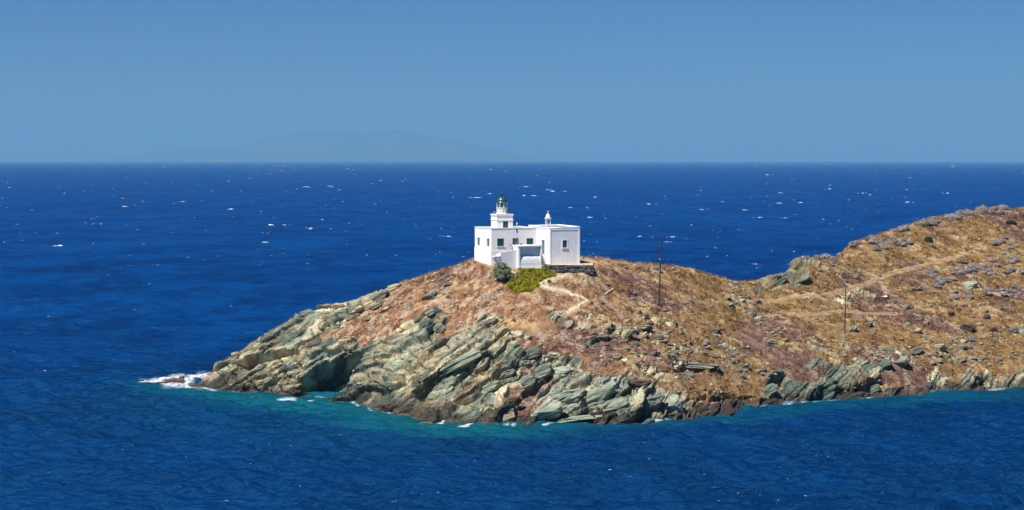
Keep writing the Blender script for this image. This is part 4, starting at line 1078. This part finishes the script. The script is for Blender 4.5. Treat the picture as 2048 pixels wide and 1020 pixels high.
hand = [
 (648,611,26,14,'grey','grey boulder perched on the skyline of the seaward slope',5),
 (614,625,34,15,'green','flat dark slab jutting out over the sea from the cliff skyline',18),
 (676,612,22,14,'tan','pale pointed rock beside the perched skyline boulder',10),
 (471,711,17,13,'tan','small brown knob of rock low on the seaward skyline',10),
 (790,574,34,14,'tan','broad tan rock ledge on the skyline below the lighthouse',12),
 (762,592,38,18,'grey','dark jagged outcrop on the skyline halfway to the lighthouse',28),
 (707,630,20,13,'dark','black rock lying at the top of the reddish grass',18),
 (724,623,20,12,'dark','dark brown rock just above the black rock in reddish grass',22),
 (752,612,36,12,'grey','layered grey outcrop above the reddish grass patch',25),
 (858,592,30,20,'grey','dark grey tilted boulder alone on the reddish slope',32),
 (895,594,12,9,'grey','small grey stone beside the dark tilted boulder',15),
 (820,579,16,6,'grey','thin dark stone slab in grass near the skyline',12),
 (857,648,30,28,'deep','large dark green block at the top of the cliff',35),
 (882,655,26,26,'green','rounded green block touching the large dark green one',45),
 (862,625,24,14,'green','green rock above the large dark block',25),
 (838,637,22,14,'grey','grey rock seaward of the large dark green block',35),
 (980,645,32,14,'grey','dark grey slab on the orange bare soil',28),
 (930,722,92,23,'green','long pale green slab lying diagonally across the cliff',27),
 (962,709,34,14,'grey','grey block resting on the upper end of the long slab',28),
 (1062,703,48,26,'deep','big dark green domed outcrop in the middle of the slope',20),
 (1050,727,20,14,'green','small green knob at the foot of the domed outcrop',15),
 (1103,715,34,13,'grey','flat grey boulder in the grass beside the domed outcrop',3),
 (1060,762,30,26,'green','rounded green boulder beside the rust streak',25),
 (1125,745,42,18,'green','wide green rock above the pale shore slabs',8),
 (1090,742,34,26,'green','blocky green rock in the middle of the lower slope',20),
 (1010,750,36,18,'green','green boulder on the cliff just seaward of the rust streak',22),
 (985,775,38,17,'green','lower green boulder under the long diagonal slab',22),
 (1012,820,46,36,'tan','tan block wedged in the notch at the foot of the cliff',20),
 (1030,800,26,18,'brown','reddish brown block above the wedged tan block',25),
 (1275,765,46,13,'brown','flat brown rock slab lying above the pale shore rocks',2),
 (1400,733,70,14,'grey','dark ledge of rock stretched across the grassy slope',-6),
 (1385,728,24,18,'grey','dark block at the seaward end of the ledge',0),
 (1430,661,24,11,'grey','pair of grey stones alone on the purple brown slope',8),
 (1545,684,20,12,'green','pale green stone in the brown grass above the cove cliffs',-8),
 (1533,680,12,11,'tan','round tan stone beside the pale green stone',0),
 (1205,675,26,14,'grey','grey boulder in the rocky patch below the footpath',12),
 (1232,673,20,12,'tan','pale boulder in the rocky patch below the footpath',6),
 (1320,675,22,13,'grey','grey round rock below the tallest pole',0),
 (1285,655,40,11,'grey','dark flat outcrop on the slope below the tallest pole',5),
 (1768,592,16,9,'white','limewashed stone on the slope of the golden hill',5),
 (1774,597,12,9,'dark','black stone against the limewashed one',10),
 (1830,577,30,13,'grey','grey green slab above the scrub in the golden hill',12),
 (1940,571,40,19,'green','large mossy outcrop among grey scrub on the golden hill',12),
 (1905,583,26,9,'green','low mossy slab seaward of the large mossy outcrop',8),
 (1905,627,17,13,'dark','black rock in the golden grass of the hill',0),
 (1895,612,11,9,'tan','pale rounded stone above the black rock',0),
 (1911,610,13,8,'grey','grey rounded stone beside the pale rounded one',0),
 (1958,610,14,10,'tan','cream stone in golden grass near the scrub',5),
 (1842,635,14,12,'grey','grey boulder alone in the grass behind the second pole',8),
 (1975,635,24,12,'dark','dark tilted slab in the golden grass',25),
 (1937,655,36,18,'dark','wide black rock on the lower golden hill',-15),
 (1985,660,26,10,'dark','thin black slab beneath the dark tilted slab',30),
 (2030,660,30,16,'grey','layered grey outcrop at the inland edge of the view',12),
 (1705,658,26,14,'green','dark green slab at the foot of the second pole',28),
 (1735,650,26,11,'grey','dark rock slab a little inland of the second pole',22),
 (1745,663,22,12,'tan','tan slab below the dark rock slab',30),
 (1880,695,34,20,'tan','tan ledge on the lower slope of the golden hill',22),
 (1925,694,24,14,'grey','dark grey block beside the tan ledge',10),
 (1770,726,34,17,'deep','dark green slab above the pink rock',25),
 (1800,724,30,18,'grey','grey block just above the pink rock',20),
 (1835,700,22,13,'grey','grey stone on the slope over the pink rock',10),
 (1920,715,22,16,'tan','yellowish square rock above the green shore rocks',15),
 (1540,776,34,24,'deep','dark green cliff block at the seaward end of the cove',25),
 (1655,788,50,26,'deep','massive dark striped slab at the water of the cove',30),
 (1745,776,38,22,'deep','dark green rock seaward of the pink rock',28),
 (1095,822,52,28,'green','rounded pale green rock at the seaward end of the shore slabs',18),
 (1140,795,62,30,'green','large smooth pale green slab on the shore',22),
 (1200,790,60,34,'green','highest of the pale green shore slabs',28),
 (1235,815,66,26,'green','long ribbed pale green slab close to the water',14),
 (1300,805,50,28,'green','broken pale green rock in the middle of the shore slabs',20),
 (1345,810,36,36,'green','rounded striped green boulder at the inland end of the shore slabs',35),
 (1340,832,40,14,'dark','low dark green rock at the waterline under the striped boulder',8),
 (1160,835,90,12,'green','flat pale green shelf just above the water',5),
 (1562,562,30,13,'deep','dark green rock face on the saddle cliff',28),
 (1603,560,36,11,'deep','pale green slab on the saddle cliff',26),
 (1553,552,20,7,'grey','grey ledge hanging over the sea at the saddle',20),
 (1470,570,22,9,'grey','grey rock at the edge of the saddle above the sea',-10),
]
for h in hand:
    k_ = .72 if h[0] > 1700 and h[1] < 700 else (.86 if h[1] < 700 else 1.0)
    boulder(h[0], h[1], h[2]*k_, h[3]*k_, h[4], h[5], tilt=h[6])
for q in ((350,762,54,9,'brown','long brown reef rock in the surf off the tip',3),(385,758,30,6,'brown','low brown reef rock joining the tip in the surf',4),(386,771,18,5,'brown','small brown rock awash at the foot of the tip',0),(800,829,44,7,'brown','low brown reef rock awash below the cliff',6),(850,845,36,7,'brown','flat reddish rock in the surf below the green cliff',4)):
    px,py,wp,hp_,mt,lb_,tl = q; d = 33*S*F/(py+hp_/2-EYE)
    o = link(bpy.data.objects.new('reef_rock', rock_me(mt, random.randrange(7)))); a = wp*d/F/2/.9; c = hp_*d/F
    o.scale = (a, max(a*.35,.8), c); o.location = ((px-1024)/F*d, d+.3, 0.0); o.rotation_euler = (0, math.radians(-tl), math.radians(random.uniform(-6,6))); tag(o, lb_, 'rock')

# smaller rocks, individually, in the stony parts of the slope
zones = [([(1160,640),(1340,640),(1500,690),(1540,760),(1380,785),(1180,760)],70,'weathered grey rock in the stony grass above the shore slabs'),
         ([(1640,690),(1760,690),(1850,690),(2040,650),(2040,720),(1860,730),(1700,720)],46,'rough rock on the broken slope above the cove'),
         ([(1430,570),(1500,590),(1560,640),(1620,690),(1560,680),(1450,610)],24,'pale rock in the gully running down from the saddle'),
         ([(1760,600),(1860,560),(2040,600),(2040,650),(1800,680)],30,'small rock scattered in golden grass of the hill'),
         ([(640,640),(760,590),(880,550),(920,590),(800,640),(680,690)],26,'small broken rock in the reddish grass of the seaward slope')]
def in_px(poly):
    xs = [p[0] for p in poly]; ys_ = [p[1] for p in poly]
    while True:
        x = random.uniform(min(xs),max(xs)); y = random.uniform(min(ys_),max(ys_))
        if inpoly(np.array([x]), np.array([y]), poly)[0]: return x, y
for poly, n, lb_ in zones:
    for k in range(n):
        x, y = in_px(poly); s_ = 4+8*random.random()**2.2
        boulder(x, y, s_*1.5, s_*random.uniform(.6,.95), random.choice(['grey','tan','tan','green']), lb_, tilt=random.uniform(0,30), group='loose rocks on the slopes', cat='rock', name='rock')

# ------------------------------------------------------------------ bushes
def scrub_mesh(seed, mat, leaves=900, lump=.3, lf=.07):
    r = np.random.default_rng(seed)
    V = IV3.copy(); V[:,2] = np.where(V[:,2] < -.2, -.2, V[:,2])
    f = fbm(V[:,0]*2+seed, V[:,1]*2, V[:,2]*2, octv=3, seed=seed)-.5
    V = V*(.86+lump*2*f)[:,None]
    n = r.normal(size=(leaves,3)); n /= np.linalg.norm(n,axis=1)[:,None]; n[:,2] = np.abs(n[:,2])*1.05-.12
    f2 = fbm(n[:,0]*2+seed, n[:,1]*2, n[:,2]*2, octv=3, seed=seed)-.5
    c = n*(.90+lump*2*f2)[:,None]*(1+.10*r.normal(size=leaves))[:,None]
    a = r.normal(size=(leaves,3)); b = np.cross(n, a); b /= np.linalg.norm(b,axis=1)[:,None]+1e-9
    up = n + .8*r.normal(size=(leaves,3)); up /= np.linalg.norm(up,axis=1)[:,None]
    s = lf*(.6+.9*r.random(leaves))[:,None]
    T = np.stack([c-b*s, c+b*s, c+up*s*2.4], 1).reshape(-1,3)
    VV_ = np.concatenate([V, T]); FF_ = np.concatenate([IF3, len(V)+np.arange(leaves*3).reshape(-1,3)])
    return mesh_np('scrub', VV_, FF_, mat, False)
M['scrub'] = noise_mat('grey_scrub', (.22,.19,.185), (.42,.37,.34), 2.5, .95, .05, rand=.22)
M['scrub_green'] = noise_mat('dark_green_scrub', (.022,.035,.018), (.06,.08,.035), 3.0, .9, .1)
scr = [scrub_mesh(500+k, M['scrub']) for k in range(6)]
GRP = 'grey scrub bushes on the slopes'
def shrub(px, py, wpx, label, me=None):
    g = seat(px, py); d = g[1]
    o = link(bpy.data.objects.new('scrub_bush', me or random.choice(scr)))
    a = wpx*d/F/2; o.scale = (a*random.uniform(.9,1.2), a*random.uniform(.9,1.2), a*random.uniform(.6,.85)); o.location = (g[0], g[1], g[2]+a*.08)
    o.rotation_euler = (0,0,random.uniform(0,6.28))
    return tag(o, label, 'bush', GRP)
crest = [(1540,553),(1590,524),(1650,503),(1700,486),(1800,455),(1850,443),(1900,431),(1960,418),(2048,415)]
for k in range(62):
    t = random.random(); px = 1590 + t*460; py = np.interp(px, [p[0] for p in crest], [p[1] for p in crest])
    shrub(px, py+random.uniform(-1,9), random.uniform(9,21), 'grey domed scrub bush on the crest of the golden hill against the sea')
clusters = [(1785,490,34,9,20,13,'grey bush in the scrub patch just below the crest by the dark bush'),
 (1745,481,22,6,8,12,'pale grey bush on the upper shoulder of the golden hill'),
 (1962,541,36,12,26,14,'grey bush in the large scrub patch high on the golden hill'),
 (1885,560,40,10,14,13,'grey bush in the row above the large mossy outcrop'),
 (2000,585,38,8,22,13,'purple grey bush in the low scrub band under the mossy outcrop'),
 (1925,600,30,7,8,10,'lone small grey bush in the grass under the scrub bands'),
 (1985,487,18,7,6,13,'grey bush in the little group high on the inland side'),
 (2025,520,16,22,12,13,'grey bush scattered on the inland edge of the hill'),
 (1690,545,44,13,18,9,'small dark grey bush on the stony ground above the level path'),
 (1855,545,20,8,7,12,'grey bush beside the climbing footpath'),
 (1420,700,55,16,16,10,'grey cushion bush on the middle slope below the purple grass'),
 (1290,705,70,22,20,9,'small cushion bush in the stony grass below the tallest pole'),
 (1330,535,90,8,12,9,'small pale bush along the skyline behind the tallest pole'),
 (1930,685,60,20,14,11,'grey bush among rocks low on the golden hill'),
 (1300,610,90,30,16,9,'brown cushion bush on the dry slope around the tallest pole'),
 (1480,740,50,14,12,10,'grey bush above the dark shore ledges')]
for px,py,sx,sy,n,s_,lb_ in clusters:
    for k in range(n):
        x = px+max(-1.7,min(1.7,random.gauss(0,.75)))*sx; y = py+max(-1.7,min(1.7,random.gauss(0,.75)))*sy
        if lb_.startswith('small pale bush along'): y = np.interp(x,[1200,1280,1380,1440,1490],[523,531,542,556,570])+random.uniform(0,10)
        shrub(x, y, s_*random.uniform(.6,1.35), lb_)
dg = scrub_mesh(550, M['scrub_green'], 1200, .4)
o = shrub(1857,483,17,'dark green leafy bush standing out on the golden hill below its crest', dg); o.scale[2] *= 1.6
o = shrub(2022,446,18,'dark shadowy bush near the hilltop beyond the dry stalks', dg)

# silvery shrub tree below the lighthouse
def leafy(name, seed, rx, ry, rz, n, clumps, lf):
    r = np.random.default_rng(seed); T = []
    cc = r.normal(size=(clumps,3)); cc /= np.linalg.norm(cc,axis=1)[:,None]; cc *= (r.random(clumps)**.45)[:,None]; cc[:,2] = np.abs(cc[:,2])*1.1-.35
    cr_ = .12+.24*r.random(clumps)
    k = r.integers(0, clumps, n); dv = r.normal(size=(n,3)); dv /= np.linalg.norm(dv,axis=1)[:,None]
    c = cc[k] + dv*(cr_[k]*(r.random(n)**.35))[:,None]
    c *= np.array((rx,ry,rz))
    a = r.normal(size=(n,3)); b = np.cross(dv,a); b /= np.linalg.norm(b,axis=1)[:,None]+1e-9; up = dv*.6 + np.array((0,0,.5)) + .6*r.normal(size=(n,3)); up /= np.linalg.norm(up,axis=1)[:,None]
    s = lf*(.6+.8*r.random(n))[:,None]
    return np.stack([c-b*s*.5, c+b*s*.5, c+up*s*2], 1).reshape(-1,3), cc*np.array((rx,ry,rz))
m, ntt, b = new_mat('silver_leaves', .7, .2)
oi = nd(ntt, "ShaderNodeTexNoise", Scale=2.2, Detail=3.0); tc = nd(ntt,"ShaderNodeTexCoord"); ntt.links.new(tc.outputs['Object'], oi.inputs['Vector'])
rmp = nd(ntt,"ShaderNodeValToRGB"); ntt.links.new(oi.outputs['Fac'], rmp.inputs[0]); rmp.color_ramp.elements[0].position=.35; rmp.color_ramp.elements[1].position=.65
rmp.color_ramp.elements[0].color=(.18,.205,.105,1); rmp.color_ramp.elements[1].color=(.44,.46,.28,1); ntt.links.new(rmp.outputs[0], b.inputs['Base Color'])
M['silver'] = m
g = seat(1003, 562); d = g[1]; kx = d/F
bt = empty('shrub_tree', g, 'bushy silvery green shrub tree below the lighthouse porch', 'tree')
T, cc = leafy('crown', 601, 19*kx, 16*kx, 22*kx, 6800, 60, .15); T[:,2] += 17*kx
me = mesh_np('crown', T, np.arange(len(T)).reshape(-1,3), M['silver']); link(bpy.data.objects.new('crown', me), bt)
mb = MB()
for c in cc[:12]:
    e_ = Vector((c[0],c[1],c[2]+17*kx)); mb.tube([(0,0,-.3),(e_.x*.25,e_.y*.25,e_.z*.45),tuple(e_)], .10, 6, .02)
mb.build('trunk', M['wood'], bt)
g2 = seat(1035,560); 
T, cc = leafy('x', 603, 9*kx, 8*kx, 8*kx, 1600, 10, .11); T[:,2] += 3*kx
b2 = empty('low_bush', g2, 'low grey green bush between the shrub tree and green carpet', 'bush'); me = mesh_np('foliage', T, np.arange(len(T)).reshape(-1,3), M['silver']); link(bpy.data.objects.new('foliage', me), b2)
mb = MB(); 
for c in cc[:6]: mb.tube([(0,0,-.2),(c[0]*.6,c[1]*.6,c[2]*.5+2*kx)], .05, 5, .02)
mb.build('stem', M['wood'], b2)

# green succulent carpet
poly = region([(1012,580),(1020,566),(1036,553),(1040,543),(1060,544),(1085,543),(1118,548),(1108,556),(1085,566),(1072,576),(1062,585),(1040,587),(1028,580)])
pa = np.array(poly); r = np.random.default_rng(611)
qx = r.uniform(pa[:,0].min(), pa[:,0].max(), 60000); qy = r.uniform(pa[:,1].min(), pa[:,1].max(), 60000)
sdv = polydist(qx + .9*(fbm(qx*.9,qy*.9,seed=612,octv=3)-.5)*2, qy + .9*(fbm(qx*.9,qy*.9,seed=613,octv=3)-.5)*2, poly)
kk = (sdv > 0) & (fbm(qx*1.3,qy*1.3,seed=614,octv=3) > .37); qx = qx[kk]; qy = qy[kk]; sdv = sdv[kk]
def zlook(x, y):
    i = np.clip(np.searchsorted(gx, x), 0, NX-1); j = np.clip(np.searchsorted(gy, y), 0, NY-1); return pz_[j, i]
qz = zlook(qx, qy) + .16*np.minimum(sdv/.6, 1)*fbm(qx*1.1,qy*1.1,seed=615,octv=3)
n = len(qx); c = np.stack([qx,qy,qz],-1); a = r.normal(size=(n,3)); a[:,2]*=.3; a/=np.linalg.norm(a,axis=1)[:,None]; up = np.array((0,-.2,1.0))+.5*r.normal(size=(n,3))
s = (.07+.07*r.random(n))[:,None]
T = np.stack([c-a*s, c+a*s, c+up*s*2.0], 1).reshape(-1,3)
me = mesh_np('ground_cover', T, np.arange(3*n).reshape(-1,3), noise_mat('succulent_green', (.24,.24,.010), (.58,.52,.03), 1.1, .6, .3))
tag(link(bpy.data.objects.new('ground_cover', me)), kind='stuff', label='yellow green succulent carpet below the porch', cat='ground cover')

# ------------------------------------------------------------------ dry grass and loose stones
r = np.random.default_rng(701)
cand = np.nonzero(((rock < .35) & (pathm < .3) & (flat < .6) & (pz_ > 2.0)).ravel())[0]
wts = np.where(py_.ravel()[cand] < 372, .19, np.where(py_.ravel()[cand] < 420, .34, .8)); fr_ = np.abs(px_.ravel()[cand]/py_.ravel()[cand]) < .29
cand = cand[fr_]; wts = wts[fr_]; nt_ = 90000
ch = r.choice(cand, nt_, p=wts/wts.sum())
base = VV[ch] + np.c_[r.uniform(-.12,.12,(nt_,2)), np.zeros(nt_)]
cb = colr.reshape(-1,3)[ch]
dens = fbm(base[:,0]*.5, base[:,1]*.5, seed=711, octv=3); kk = dens > .40; base = base[kk]; cb = cb[kk]; nt_ = len(base)
NBL = 4; tris = []; cols_ = []
for k in range(NBL):
    h = ((.14+.26*r.random(nt_)**1.5)*(.75+.8*sstep(.5,.7,dens[kk])))[:,None]; ang = r.uniform(0,6.28,nt_); dx = np.stack([np.cos(ang),np.sin(ang),np.zeros(nt_)],-1)*(.05+.05*r.random(nt_))[:,None]
    lean_ = np.stack([r.normal(size=nt_)*.5, r.normal(size=nt_)*.5, np.ones(nt_)],-1)
    off = np.c_[r.uniform(-.15,.15,(nt_,2)), np.full(nt_,-.05)]
    tris.append(np.stack([base+off-dx, base+off+dx, base+off+lean_*h], 1)); dk = np.where(r.random(nt_) < .11, .42, 1.0)[:,None]; cols_.append(np.repeat((cb*dk*(.75+.7*r.random(nt_))[:,None])[:,None,:],3,1))
T = np.concatenate(tris).reshape(-1,3); CC = np.concatenate(cols_).reshape(-1,3)
m, ntt, b = new_mat('dry_grass', .9, .1); at_ = nd(ntt,"ShaderNodeAttribute",attribute_name="Col"); ntt.links.new(at_.outputs['Color'], b.inputs['Base Color'])
me = mesh_np('dry_grass', T, np.arange(len(T)).reshape(-1,3), m); set_col(me, 'Col', CC)
tag(link(bpy.data.objects.new('dry_grass', me)), kind='stuff', label='dry brown and golden grass tufts over the slopes', cat='grass')

stv, stf = ico(1); stv = np.sign(stv)*np.abs(stv)**.8
cand2 = np.nonzero(((flat < .5) & (pathm < .2) & (pz_ > 1.0)).ravel())[0]
zone_w = (.10 + .8*outc_zone.ravel()[cand2] + .5*(X.ravel()[cand2] < 5)*(rock.ravel()[cand2] < .5))*np.where(py_.ravel()[cand2] < 372, .19, np.where(py_.ravel()[cand2] < 420, .34, .6))
ch = r.choice(cand2, 2600, p=zone_w/zone_w.sum()); n = len(ch)
sz = .07+.26*r.random(n)**3
Vs = stv[None]*(sz[:,None,None]*np.stack([1+.6*r.random(n),1+.4*r.random(n),.45+.4*r.random(n)],-1)[:,None,:])*(1+.3*r.normal(size=(n,len(stv),1))*.6) + VV[ch][:,None,:]
Fs = (stf[None] + (np.arange(n)*len(stv))[:,None,None]).reshape(-1,3)
pal = np.array([(.42,.37,.28),(.32,.29,.22),(.20,.19,.15),(.52,.45,.35),(.27,.20,.14)]); pc = pal[r.integers(0,5,n)]*(.8+.4*r.random(n))[:,None]
m, ntt, b = new_mat('loose_stone', .92, .1); at_ = nd(ntt,"ShaderNodeAttribute",attribute_name="Col"); ntt.links.new(at_.outputs['Color'], b.inputs['Base Color'])
me = mesh_np('loose_stones', Vs.reshape(-1,3), Fs, m); set_col(me, 'Col', np.repeat(pc[:,None,:],len(stv),1).reshape(-1,3))
tag(link(bpy.data.objects.new('loose_stones', me)), kind='stuff', label='pale pebbles and loose stones strewn over the slopes', cat='stones')

# ------------------------------------------------------------------ air: sea haze over everything
m = bpy.data.materials.new('haze'); m.use_nodes = True; nn_ = m.node_tree.nodes; nn_.remove(nn_["Principled BSDF"])
vol = nn_.new("ShaderNodeVolumePrincipled"); vol.inputs['Color'].default_value = (.25,.575,.96,1); vol.inputs['Density'].default_value = 3.9e-5; vol.inputs['Anisotropy'].default_value = 0.0
m.node_tree.links.new(vol.outputs[0], nn_["Material Output"].inputs['Volume'])
mb = MB(); mb.box(-190000,190000,-3000,175000,-30,1150); ob = mb.build('haze', m); tag(ob, kind='stuff', label='pale blue sea haze', cat='haze')
